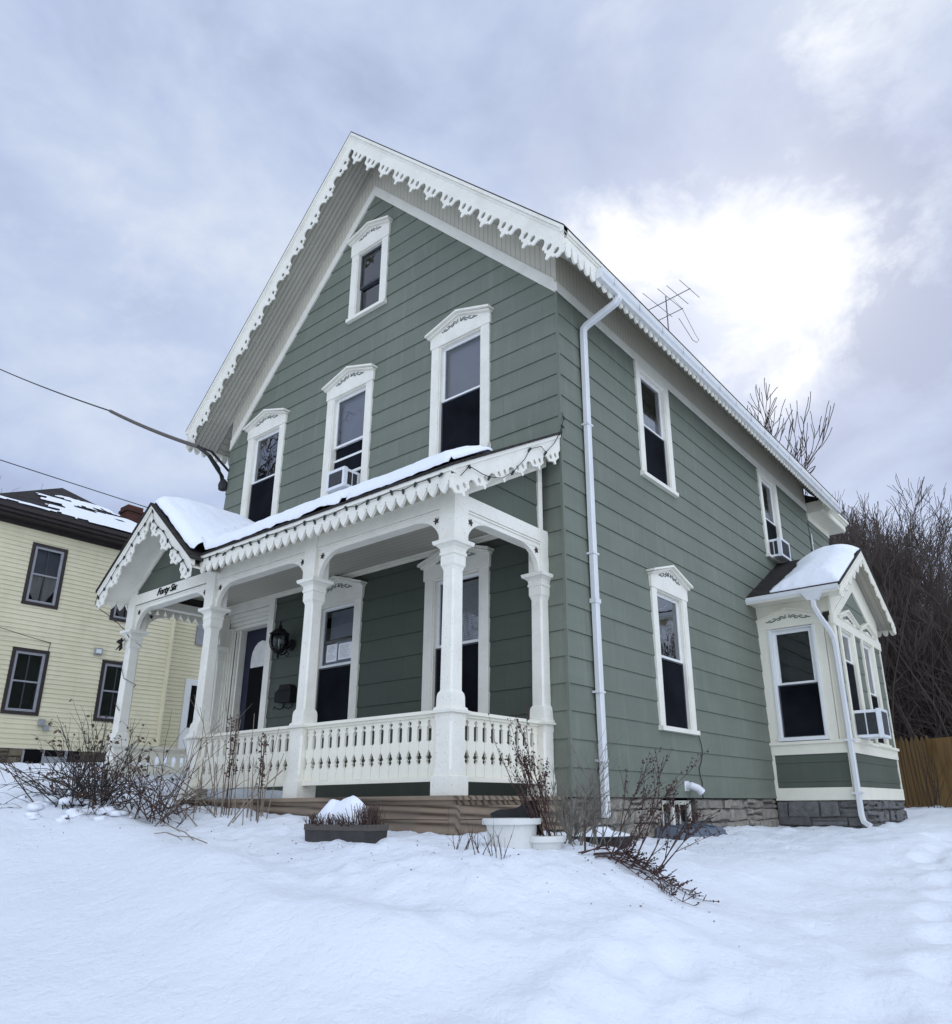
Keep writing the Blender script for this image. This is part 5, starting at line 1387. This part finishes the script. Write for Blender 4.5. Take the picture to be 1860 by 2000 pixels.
def shrub_big():
    rng = random.Random(21); root = Vector((-4.35, -2.75, gz(-4.35, -2.75)))
    t = thing('shrub', 'wide sprawling brown shrub with curled dead leaves left of the railing', 'shrub', root)
    mb, lf = MB(), MB(); tips = []
    for i in range(46):
        a = rng.uniform(-2.4, 3.0); sp = rng.uniform(.35, 1.4); up = rng.uniform(.2, .8)
        d = (math.cos(a) * sp - .25, math.sin(a) * sp * .45, up)
        p = root + Vector((rng.uniform(-.35, .35), rng.uniform(-.2, .2), -.12))
        branchy(mb, rng, p, d, rng.uniform(.48, .88), .0075, 2, .10, .5, (2, 4), .045, tips)
    for i in range(34):                                          # low arching canes pressed down by snow
        a = rng.uniform(2.2, 4.4) if rng.random() < .7 else rng.uniform(-1.0, .6)
        p = root + Vector((rng.uniform(-.5, .3), rng.uniform(-.2, .2), -.06))
        pts = stem_pts(rng, p, (math.cos(a), math.sin(a) * .35, .75), rng.uniform(.7, 1.35), .05, 9, .14)
        mb.tube(pts, [.007 - .0005 * k for k in range(10)], 4)
        for k in range(3): branchy(mb, rng, pts[rng.randint(4, 8)], (math.cos(a) + rng.uniform(-.5, .5), rng.uniform(-.4, .4), rng.uniform(-.2, .5)), .3, .004, 0, .1, tips=tips)
    for i in range(16):                                          # tall upright canes
        a = rng.uniform(0, 6.28)
        p = root + Vector((rng.uniform(-.3, .4), rng.uniform(-.15, .3), -.1))
        branchy(mb, rng, p, (math.cos(a) * .35 - .25, math.sin(a) * .2, 1), rng.uniform(.42, .66), .007, 1, .08, .5, (3, 5), .0, tips)
    mb.build('stems', M['twig_dark'], t)
    for p, d, pts in tips:
        if rng.random() < .62:
            for k in range(rng.randint(1, 2)): leafy(lf, rng, p + d * .01, rng.uniform(.03, .06))
    lf.build('dead_leaves', M['leaf_dead'], t, recalc=False)
    # snow caught in the twigs
    sn = MB()
    for i in range(60):
        a = rng.uniform(0, 6.28); r = rng.uniform(.1, 1.0); p = (root.x + math.cos(a) * r, root.y + math.sin(a) * r * .45, 0); p = (p[0], p[1], gz(p[0], p[1]) + rng.uniform(-.03, .10) * (1.15 - r))
        s_ = rng.uniform(.03, .085)
        sn.lathe([(.001, p[2] - s_ * .4), (s_, p[2] - s_ * .25), (s_ * 1.05, p[2] + .02), (s_ * .6, p[2] + s_ * .5), (.001, p[2] + s_ * .6)], p[0], p[1], 9)
    sn.v = [(x + .02 * fbm(x * 14, y * 14, z * 14, 2), y + .02 * fbm(x * 14 + 5, y * 14, z * 14, 2), z + .02 * fbm(x * 14, y * 14 + 5, z * 14, 2)) for x, y, z in sn.v]
    sn.build('caught_snow', M['roof_snow'], t, smooth=True)
shrub_big()
def shrub_brush():
    rng = random.Random(33); root = Vector((-3.55, -2.25, gz(-3.55, -2.25)))
    t = thing('shrub', 'dense low dark brush heap at the foot of the porch railing', 'shrub', root)
    mb = MB()
    for i in range(58):
        p = root + Vector((rng.uniform(-.9, .25), rng.uniform(-.25, .3), rng.uniform(-.1, .15)))
        branchy(mb, rng, p, (rng.uniform(-.7, 1.0), rng.uniform(-.5, .3), rng.uniform(.1, .75)), rng.uniform(.45, .95), .006, 1, .10, .45, (2, 4), .05)
    mb.build('stems', M['twig_brown'], t)
shrub_brush()
def stalks():
    rng = random.Random(44)
    t = thing('dry_stalks', 'tall dry tan weed stalks standing before the left porch railing', 'weeds', (-3.1, -1.95, gz(-3.1, -1.95)))
    mb = MB(); sd = MB()
    for i in range(27):
        x = rng.uniform(-3.6, -2.35); y = rng.uniform(-2.05, -1.78); z = gz(x, y) - .05
        H_ = rng.uniform(.45, 1.15) * (1.15 if -3.2 < x < -2.6 else .8); lean = rng.uniform(-.28, .22)
        pts = stem_pts(rng, (x, y, z), (lean, rng.uniform(-.1, .1), 1), H_, .06, 7)
        mb.tube(pts, [.0055 - .0004 * k for k in range(8)], 4)
        if rng.random() < .5:
            for k in range(3): branchy(mb, rng, pts[rng.randint(3, 6)], (rng.uniform(-.8, .8), rng.uniform(-.4, .4), .8), H_ * .3, .003, 0, .1)
    for x, y, dx, L_ in ((-3.15, -1.9, -1.7, 2.0), (-3.0, -1.95, -1.35, 1.7), (-3.3, -2.1, -1.0, 1.5), (-2.7, -2.0, 1.0, 1.35), (-2.6, -2.1, .8, .95), (-3.5, -2.3, 1.0, 1.0), (-2.9, -2.2, -1.6, 1.1)):
        mb.tube(stem_pts(rng, (x, y, gz(x, y) - .03), (dx, .03, .85), L_ * .62, .035, 8, .02), .006, 4)
    mb.build('stems', M['twig_tan'], t)
    for x in (-3.02, -2.98, -2.93, -2.42, -2.45):                        # dark seed heads
        top = .62 if x < -2.6 else .45
        base = Vector((x, -1.88, gz(x, -1.88))); p = stem_pts(rng, base, (rng.uniform(-.06, .06), 0, 1), top + .35, .04, 9)
        sd.tube(p, .005, 4)
        for q in p[4:]:
            for k in range(9): leafy(sd, rng, q + Vector((rng.uniform(-.03, .03), rng.uniform(-.03, .03), rng.uniform(-.05, .05))), rng.uniform(.02, .045))
    sd.build('seed_heads', M['twig_brown'], t, recalc=False)
    # loose twigs lying on the snow
    for k, (a, b, c) in enumerate((((-2.25, -3.0), (-1.95, -2.97), (-1.55, -2.93)), ((-2.9, -2.6), (-2.6, -2.62), (-2.3, -2.6)))):
        m2 = MB(); P = [Vector((q[0], q[1], gz(*q) + .02 + (.03 if i == 1 else 0))) for i, q in enumerate((a, b, c))]
        m2.tube([P[0], (P[0] + P[1]) / 2 + Vector((0, 0, .02)), P[1], (P[1] + P[2]) / 2 + Vector((0, 0, .02)), P[2]], .005, 4); m2.tube([P[1], P[1] + Vector((.05, .02, -.03))], .003, 3)
        tag(m2.build('fallen_twig', M['twig_tan']), ('long curved dry twig lying on snow in the left yard', 'short dry twig on snow under the left shrub')[k], 'twig')
stalks()
def barberry(name, label, roots, seed, dirs, mat, L_=(.5, .8), berries=.5, r=.0065, tan=False, depth=2, droop=0., bend=.07, spread=.38):
    rng = random.Random(seed); x, y = roots[0]
    t = thing(name, label, 'shrub', (x, y, gz(x, y))); mb, bb = MB(), MB(); tips = []
    for (rx, ry), (dx, dy, dz), ll in zip(roots, dirs, L_):
        branchy(mb, rng, (rx, ry, gz(rx, ry) - .04), (dx, dy, dz), ll, r, depth, bend, spread, (3, 5), droop, tips, 8)
    mb.build('stems', mat, t)
    if berries:
        for p, d, pts in tips:
            for q in pts[1:]:
                if rng.random() < berries:
                    q = q + Vector((rng.uniform(-.012, .012), rng.uniform(-.012, .012), rng.uniform(-.012, .012)))
                    if rng.random() < .5: bb.octa(q, rng.uniform(.006, .010))
                    else: leafy(bb, rng, q, rng.uniform(.015, .03))
        bb.build('berries', M['berry'], t, recalc=False)
    return t
rg = random.Random(6)
n = 6; barberry('shrub', 'reddish barberry shrub leaning left in front of the white tub', [(1.02 + rg.uniform(-.06, .06), -1.80 + rg.uniform(-.06, .08)) for i in range(n)], 61,
                 [(rg.uniform(-.66, -.30), rg.uniform(-.10, .06), 1.1) for i in range(n)], M['twig_brown'], [rg.uniform(.46, .64) for i in range(n)], .6, .006, bend=.05, spread=.30)
n = 30; t = barberry('weed_clump', 'tangle of pale grey weed stems before the stone foundation corner', [(.98 + rg.uniform(-.22, .24), -1.45 + rg.uniform(-.15, .2)) for i in range(n)], 62,
                 [(rg.uniform(-.75, .75), rg.uniform(-.2, .2), rg.uniform(.6, 1.2)) for i in range(n)], M['twig_grey'], [rg.uniform(.28, .55) for i in range(n)], 0, .0052, bend=.12, spread=.65); t['category'] = 'weeds'
n = 7; barberry('shrub', 'red brown barberry shrub leaning right below the side wall', [(1.42 + .035 * i + rg.uniform(-.03, .03), -1.70 + rg.uniform(-.1, .12) + .05 * i) for i in range(n)], 63,
                 [(rg.uniform(.50, 1.05), rg.uniform(-.05, .15), 1.0) for i in range(n)], M['twig_brown'], [rg.uniform(.30, .52) for i in range(n)], .55, .0065, bend=.06, spread=.36)
rng = random.Random(64)
t = thing('shrub', 'broken barberry branches lying down the snow bank with dark berries', 'shrub', (1.45, -1.6, gz(1.45, -1.6)))
mb, bb = MB(), MB()
for i in range(9):
    x0_, y0_ = 1.18 + rng.uniform(0, .22), -1.71 + rng.uniform(-.04, .06); L_ = rng.uniform(.38, .72); a_ = math.radians(18.5 + rng.uniform(-13, 13)); hh = rng.uniform(.01, .075)
    P = []
    for k in range(10):
        u = k / 9; x, y = x0_ + L_ * u * math.cos(a_), y0_ + L_ * u * math.sin(a_) + .02 * math.sin(u * 5 + i)
        P.append(Vector((x, y, gz(x, y) + .008 + hh * math.sin(pi * min(1, u * 1.1)))))
    mb.tube(P, [.0065 - .0005 * k for k in range(10)], 4)
    for k in range(2, 10):
        for c in range(2):
            d_ = Vector((.6 + rng.uniform(-.3, .4), .25 + rng.uniform(-.6, .5), rng.uniform(-.1, .6)))
            q = stem_pts(rng, P[k], d_, rng.uniform(.03, .11), .12, 3); mb.tube(q, .0028, 3)
            for w_ in q[1:]:
                if rng.random() < .7: (bb.octa(w_, rng.uniform(.005, .009)) if rng.random() < .6 else leafy(bb, rng, w_, .022))
mb.build('stems', M['twig_brown'], t); bb.build('berries', M['berry'], t, recalc=False)
for k, (x, y, h, lab) in enumerate(((.91, -2.28, .15, 'small bare sprig poking from snow before the white tub'), (.76, -2.30, .14, 'tiny bare sprig in snow between planter and tub'), (.54, -2.25, .10, 'thin bare sprig in snow at the deck corner'), (1.79, -1.63, .04, 'dark tuft sticking out of the snow bank near the drive'))):
    rng = random.Random(70 + k); mb = MB()
    for i in range(6 if k < 3 else 16): branchy(mb, rng, (x + rng.uniform(-.05, .05), y + rng.uniform(-.03, .03), gz(x, y) - .03), (rng.uniform(-.5, .5), rng.uniform(-.3, .3), 1), h + .04, .0035, 1, .1, .5, (1, 3))
    tag(mb.build('dead_sprig', M['twig_brown']), lab, 'weeds')
mb = MB(); rng = random.Random(80); mb.tube([(1.20, -1.66, gz(1.20, -1.66) - .1), (1.205, -1.66, gz(1.20, -1.66) + .22)], .008, 5); tag(mb.build('garden_stake', M['twig_brown']), 'thin upright brown stake amid the grey weeds', 'stake')
t = thing('sapling', 'thin leafless sapling in front of the brown fence', 'sapling', (1.35, 10.8, gz(1.35, 10.8))); mb = MB()
for i in range(6): branchy(mb, rng, (1.15 + .05 * i, 10.8, gz(1.35, 10.8) - .1), (rng.uniform(-.2, .5), 0, 1), rng.uniform(.7, 1.2), .009, 1, .08, .5, (2, 4))
mb.build('stems', M['twig_dark'], t)

rg = random.Random(91); mb = MB()                                  # seeds, bark and leaf crumbs on the snow
for i in range(520):
    cx_, cy_, sx_, sy_ = rg.choice(((-4.2, -2.9, 1.1, .35), (-2.9, -2.3, .8, .25), (1.5, -1.9, .45, .3), (.7, -2.3, .5, .25), (.6, .8, .3, .8), (-.9, -2.4, .5, .2), (.4, 3.2, .25, 1.5)))
    x, y = rg.gauss(cx_, sx_), rg.gauss(cy_, sy_)
    if y > -1.75 and x < .12: continue
    leafy(mb, rg, (x, y, gz(x, y) + .004), rg.uniform(.006, .022))
tag(mb.build('leaf_litter', M['leaf_dead'], recalc=False), 'dark leaf crumbs and seeds scattered on the snow around the shrubs', 'leaf litter', kind='stuff')

# ----------------------------------------------------------------------------
# bare trees, wood and hillside
# ----------------------------------------------------------------------------
def tree_mesh(seed, H_, spread=.5, up=.35, r0=None, levels=5, kids=(2, 4), lean=0., rmin=.0075):
    rng = random.Random(seed); T, K = MB(), MB(); r0 = r0 or H_ * .013
    def grow(p, d, L_, r, lv):
        n = 6 if lv > 2 else 4
        pts = [Vector(p)]; d = Vector(d).normalized(); rs = [r]
        for i in range(n):
            d = (d + Vector((rng.uniform(-1, 1), rng.uniform(-1, 1), rng.uniform(-1, 1))) * (.13 if lv >= 4 else .22) + Vector((0, 0, up * .14))).normalized()
            pts.append(pts[-1] + d * (L_ / n)); rs.append(r * (1 - .55 * (i + 1) / n))
        (T if lv >= 4 else K).tube(pts, [max(q_, rmin) for q_ in rs], 7 if lv >= 4 else (4 if lv >= 2 else 3), cap=False)
        if lv == 0: return
        k = rng.randint(*kids) + (2 if lv == levels else 0) + (1 if lv <= 2 else 0)
        for c in range(k):
            i = n if c == 0 else rng.randint(n // 2 if lv < levels else n // 2, n)
            o = Vector((rng.uniform(-1, 1), rng.uniform(-1, 1), rng.uniform(-.2, .6))).normalized()
            grow(pts[i], (pts[i] - pts[i - 1]).normalized() + o * spread * (1.0 if c else .35), L_ * rng.uniform(.55, .82), rs[i] * (.85 if c == 0 else .6), lv - 1)
    grow((0, 0, -.3), (lean, 0, 1), H_ * .36, r0, levels)
    mx = max(v[2] for v in T.v + K.v); f = H_ / mx
    for m_ in (T, K): m_.v = [(x * f, y * f, z * f) for x, y, z in m_.v]
    return T, K
def as_mesh(mb, name, mat):
    o = mb.build(name, mat); me = o.data; bpy.data.objects.remove(o); return me
TM = []
for k in range(5):
    T, K = tree_mesh(100 + k, 10., (.55, .45, .6, .5, .42)[k], (.5, .8, .4, .7, 1.0)[k], r0=.17, kids=(2, 3))
    TM.append((as_mesh(T, 'trunk', M['bark_far']), as_mesh(K, 'crown', M['twig_far'])))
for k, kw in ((0, dict(spread=.62, up=.45, r0=.12, kids=(3, 4), rmin=.0045)), (1, dict(spread=.6, up=.4, r0=.16, kids=(2, 4), rmin=.0065)), (2, dict(spread=.6, up=.4, r0=.26, kids=(2, 4), rmin=.0125))):
    T, K = tree_mesh((210, 211, 211)[k], 10., **kw); TM.append((as_mesh(T, 'trunk', M['bark_far']), as_mesh(K, 'crown', M['twig_far'])))
def put_tree(k, x, y, z, h, rz, label, group=None, w=1.):
    t = thing('tree', label, 'tree', (x, y, z), group); t.rotation_euler = (0, 0, rz); t.scale = (h / 10 * w, h / 10 * w, h / 10)
    for nm, me in zip(('trunk', 'crown'), TM[k]):
        o = bpy.data.objects.new(nm, me); C.objects.link(o); o.parent = t
    return t
CAMP = (4.3316564, -6.52493999, -.0766870142)
rg = random.Random(77)
# wooded slope rising behind the yards
hx = np.arange(-70, 80, 2.0); hy = np.arange(20, 120, 2.0)
def hill_z(x, y): return -.4 + 8.5 * smooth(24, 48, y + .12 * x) + 5 * smooth(50, 110, y) + .5 * mnoise.noise((x * .15, y * .15, 0))
V = [(x, y, hill_z(x, y)) for x in hx for y in hy]; n = len(hy)
mb = MB(); mb.add(V, [(i * n + j, (i + 1) * n + j, (i + 1) * n + j + 1, i * n + j + 1) for i in range(len(hx) - 1) for j in range(n - 1)])
tag(mb.build('hill', M['hill'], smooth=True, recalc=False), 'dark wooded slope behind the houses', kind='structure')
wood_lab = 'bare dark tree among the dense wood behind the fence'
cnt = 0
for i in range(185):
    az = math.radians(rg.uniform(-20, 8)); D = rg.uniform(25, 50)
    x, y = CAMP[0] + D * math.sin(az), CAMP[1] + D * math.cos(az)
    if y < 19: continue
    e = np.interp(math.degrees(az), [-21, -15, -13, -11, -8.5, -6, 5], [20, 20, 21.0, 20, 16.5, 12.5, 10.5]) + rg.uniform(-2.6, .6)
    z = hill_z(x, y) if y > 20 else -.2
    h = CAMP[2] + D * math.tan(math.radians(e)) / math.cos(0) - z
    put_tree(rg.randrange(5), x, y, z, max(h, 4.5), rg.uniform(0, 6.28), wood_lab, 'trees of the dense wood behind the fence', w=rg.uniform(.95, 1.35)); cnt += 1
for i in range(16):                                                # thinner wood further right
    az = math.radians(rg.uniform(14, 44)); D = rg.uniform(28, 45)
    x, y = CAMP[0] + D * math.sin(az), CAMP[1] + D * math.cos(az)
    put_tree(rg.randrange(5), x, y, hill_z(x, y), rg.uniform(6, 9), rg.uniform(0, 6.28), wood_lab, 'trees of the dense wood behind the fence')
# undergrowth
mb = MB(); rg = random.Random(5)
for i in range(5200):
    az = math.radians(rg.uniform(-22, 16)); D = rg.uniform(24, 50)
    x, y = CAMP[0] + D * math.sin(az), CAMP[1] + D * math.cos(az)
    if y < 18: continue
    z = hill_z(x, y) if y > 20 else -.2; h = rg.uniform(1.5, 6.5); r = rg.uniform(.014, .034)
    dx, dy = rg.uniform(-.5, .5) * h, rg.uniform(-.3, .3) * h
    p = Vector((x, y, z - .1)); q = Vector((x + dx * .4, y + dy * .4, z + h * .55)); e_ = Vector((x + dx, y + dy, z + h))
    mb.tube([p, q, e_], [r, r * .8, r * .3], 3, cap=False)
    for k in range(3):
        b = p.lerp(q, rg.uniform(.4, 1)) if k else q; mb.tube([b, b + Vector((rg.uniform(-1, 1), rg.uniform(-.6, .6), rg.uniform(.1, 1))) * h * .35], [r * .6, r * .2], 3, cap=False)
tag(mb.build('undergrowth', M['twig_far'], recalc=False), 'dark tangled undergrowth filling the wood behind the fence', 'undergrowth', kind='stuff')
mb = MB()
for pts in (((2.2, 22, .9), (3.0, 21.5, 1.6), (4.1, 21, 2.0), (5.2, 21, 2.9)), ((1.9, 22, 3.0), (2.6, 21.8, 4.3), (2.9, 21.5, 5.2)), ((1.4, 22.5, 2.0), (3.2, 22, 2.9), (5, 22, 3.1))): mb.tube(pts, [.06, .055, .05, .03][:len(pts)], 6)
tag(mb.build('fallen_branch', M['metal_grey']), 'pale fallen branches leaning in the dark wood', 'branch')
# tree behind the roof ridge, tree behind the yellow house, trees over the street seen in window reflections
d = Vector((-.273, .873, .30)); put_tree(7, CAMP[0] - .325 * 30, CAMP[1] + .873 * 30, 0, 15.6, .4, 'lone bare tree showing above the right end of the main roof', w=.72)
put_tree(7, CAMP[0] - .300 * 31, CAMP[1] + .873 * 31, 0, 13.6, 2.2, 'smaller bare tree just right of the lone one above the main roof', w=.6)
for i, (x, y, h, lab) in enumerate(((-33.5, 5.2, 13.6, 'bare hazy tree behind the left end of the yellow house roof'), (-34, 3.4, 12.6, 'bare hazy tree at the left picture edge above the yellow house'))): put_tree(5, x, y, .8, h, i * 1.3, lab, w=1.1)
for i, (x, y, h) in enumerate(((-16.5, -7.2, 14), (-19.5, -9.5, 18), (-17, -16, 15))): put_tree(5 + i % 2, x, y, -.8, h, i, 'bare street tree mirrored in the upper left front window', 'street trees mirrored in the windows')

# ----------------------------------------------------------------------------
# sky, sun, camera
# ----------------------------------------------------------------------------
SUN = Vector((-.2085, .7622, .6129)).normalized()
w = bpy.data.worlds.new('World'); SC.world = w; w.use_nodes = True; t = w.node_tree; t.nodes.clear()
N = lambda ty, **k: (lambda x: ([setattr(x, a, b) for a, b in k.items()], x)[1])(t.nodes.new(ty))
out = N('ShaderNodeOutputWorld'); bg = N('ShaderNodeBackground'); bg.inputs['Strength'].default_value = .1
t.links.new(bg.outputs[0], out.inputs[0])
sky = N('ShaderNodeTexSky'); sky.sky_type = 'NISHITA'; sky.sun_disc = False
sky.sun_elevation = math.asin(SUN.z); sky.sun_rotation = math.atan2(SUN.x, SUN.y); sky.air_density = 1.0; sky.dust_density = 2.0
tc = N('ShaderNodeTexCoord')
def mth(op, a, b=None, cl=False):
    x = N('ShaderNodeMath', operation=op); x.use_clamp = cl
    for i, v in enumerate((a, b)):
        if v is None: continue
        if isinstance(v, (int, float)): x.inputs[i].default_value = v
        else: t.links.new(v, x.inputs[i])
    return x.outputs[0]
def rmp(f, st):
    r = N('ShaderNodeValToRGB'); e = r.color_ramp.elements
    while len(e) < len(st): e.new(.5)
    for i, (p, c) in enumerate(st): e[i].position = p; e[i].color = (*c, 1) if hasattr(c, '__len__') else (c, c, c, 1)
    t.links.new(f, r.inputs[0]); return r.outputs[0]
def mixc(f, a, b, mode='MIX'):
    x = N('ShaderNodeMix', data_type='RGBA', blend_type=mode)
    if isinstance(f, (int, float)): x.inputs[0].default_value = f
    else: t.links.new(f, x.inputs[0])
    for k, v in ((6, a), (7, b)):
        if isinstance(v, tuple): x.inputs[k].default_value = (*v, 1)
        else: t.links.new(v, x.inputs[k])
    return x.outputs[2]
sx = N('ShaderNodeSeparateXYZ'); t.links.new(tc.outputs['Generated'], sx.inputs[0])
# cloud deck: project the view direction on a plane overhead
zz = mth('ADD', mth('MAXIMUM', sx.outputs[2], 0.0), .32)
cv = N('ShaderNodeCombineXYZ'); t.links.new(mth('DIVIDE', sx.outputs[0], zz), cv.inputs[0]); t.links.new(mth('DIVIDE', sx.outputs[1], zz), cv.inputs[1])
def nz(sc, det, ro, loc, dist=0.):
    m_ = N('ShaderNodeMapping'); m_.inputs['Location'].default_value = loc; t.links.new(cv.outputs[0], m_.inputs['Vector'])
    x = N('ShaderNodeTexNoise'); x.inputs['Scale'].default_value = sc; x.inputs['Detail'].default_value = det; x.inputs['Roughness'].default_value = ro; x.inputs['Distortion'].default_value = dist
    t.links.new(m_.outputs[0], x.inputs['Vector']); return x.outputs['Fac']
big = nz(1.5, 4, .5, (3.1, 1.7, 0), .3); small = nz(4.2, 6, .55, (7.3, 2.2, 1), .4)
mid3 = (lambda m_, x: (t.links.new(tc.outputs['Generated'], m_.inputs['Vector']), t.links.new(m_.outputs[0], x.inputs['Vector']), m_.inputs['Location'].__setattr__('default_value', (.7, 3.1, .4)), m_.inputs['Scale'].__setattr__('default_value', (1, 1, 1.6)), x.inputs['Scale'].__setattr__('default_value', 3.6), x.inputs['Detail'].__setattr__('default_value', 7), x.inputs['Roughness'].__setattr__('default_value', .55), x.inputs['Distortion'].__setattr__('default_value', .35), x.outputs['Fac'])[-1])(N('ShaderNodeMapping'), N('ShaderNodeTexNoise'))
dens = mth('ADD', mth('MULTIPLY', big, .45), mth('MULTIPLY', mid3, .55))
cloud = rmp(dens, [(.37, (3.9, 4.6, 6.6)), (.47, (5.3, 6.25, 8.5)), (.59, (7.3, 8.1, 9.5))])
# bright opening in the clouds where the sun stands
def glow(dirv, p):
    dv = N('ShaderNodeVectorMath', operation='DOT_PRODUCT'); t.links.new(tc.outputs['Generated'], dv.inputs[0]); dv.inputs[1].default_value = Vector(dirv).normalized()
    return mth('POWER', mth('MAXIMUM', dv.outputs['Value'], 0.0), p)
GLOWS = [((-.244, .756, .608), 300, 1.25), ((-.175, .785, .598), 260, 1.15), ((-.345, .718, .605), 260, 1.2), ((-.075, .63, .772), 420, .8), ((-.22, .80, .56), 380, .7), ((-.265, .815, .515), 500, .75), ((-.42, .66, .62), 300, .5), ((-.775, .299, .557), 120, .22), ((-.637, .329, .697), 60, .10)]
DARKS = [((-.077, .848, .524), 140, 1.0), ((-.056, .737, .673), 160, .95), ((-.30, .60, .74), 40, .45), ((-.235, .865, .445), 420, .5), ((-.12, .86, .49), 200, .6)]
g = None
for dv_, p_, a_ in GLOWS:
    q = mth('MULTIPLY', glow(dv_, p_), a_); g = q if g is None else mth('ADD', g, q)
def nz3(sc, det, ro, loc, dist=0.):
    m_ = N('ShaderNodeMapping'); m_.inputs['Location'].default_value = loc; m_.inputs['Scale'].default_value = (1, 1, 1.5); t.links.new(tc.outputs['Generated'], m_.inputs['Vector'])
    x = N('ShaderNodeTexNoise'); x.inputs['Scale'].default_value = sc; x.inputs['Detail'].default_value = det; x.inputs['Roughness'].default_value = ro; x.inputs['Distortion'].default_value = dist
    t.links.new(m_.outputs[0], x.inputs['Vector']); return x.outputs['Fac']
rag = nz3(6.5, 9, .62, (2.3, .2, 1.1), .25)
gate = mth('MULTIPLY', g, 1.8, True)
gm = mth('ADD', mth('MULTIPLY', mth('SUBTRACT', g, .14), .36), mth('MULTIPLY', mth('MULTIPLY', mth('SUBTRACT', rag, .50), 4.6), gate), True)
dk = None
for dv_, p_, a_ in DARKS:
    q = mth('MULTIPLY', glow(dv_, p_), a_); dk = q if dk is None else mth('ADD', dk, q)
cloud = mixc(mth('MULTIPLY', dk, rmp(rag, [(.42, 1.), (.62, .25)]), True), cloud, (4.2, 4.95, 6.9))
cloud = mixc(mth('MULTIPLY', g, .36, True), cloud, (8.0, 8.7, 9.9))
cloud = mixc(gm, cloud, (10.2, 10.5, 10.9))
# cloud colour boosted behind and right of camera as added unseen fill light
cloud = mixc(1.0, cloud, rmp(mth('ADD', mth('ADD', mth('MULTIPLY', sx.outputs[1], -.6), mth('MULTIPLY', sx.outputs[0], 1.1)), .2), [(.20, (1., 1., 1.)), (.60, (1.75, 1.72, 1.66)), (.95, (2.5, 2.43, 2.3))]), 'MULTIPLY')
fin = mixc(.93, sky.outputs[0], cloud)
t.links.new(fin, bg.inputs['Color'])

sl = bpy.data.lights.new('Sun', 'SUN'); sl.energy = .35; sl.angle = math.radians(35); sl.color = (1, .97, .93)
so = bpy.data.objects.new('Sun', sl); SC.collection.objects.link(so); so.rotation_euler = SUN.to_track_quat('Z', 'Y').to_euler()

cam = bpy.data.cameras.new('Camera'); co = bpy.data.objects.new('Camera', cam); SC.collection.objects.link(co)
co.location = CAMP; co.rotation_euler = (1.89024912, .00603202544, .666013867)
cam.sensor_fit = 'VERTICAL'; cam.sensor_height = 24; cam.sensor_width = 36; cam.lens = 1479.64186 / 2000 * 24
cam.shift_x = -(992.611798 - 930) / 2000; cam.shift_y = (1083.83566 - 1000) / 2000
cam.clip_start = .05; cam.clip_end = 1000
SC.camera = co
SC.view_settings.view_transform = 'Standard'; SC.view_settings.look = 'None'; SC.view_settings.exposure = 0; SC.view_settings.gamma = 1
SC.render.engine = 'CYCLES'
SC.cycles.use_denoising = True
try: SC.cycles.denoiser = 'OPENIMAGEDENOISE'
except Exception: pass
SC.cycles.max_bounces = 8; SC.cycles.transparent_max_bounces = 12; SC.cycles.diffuse_bounces = 4; SC.cycles.glossy_bounces = 4
SC.render.film_transparent = False
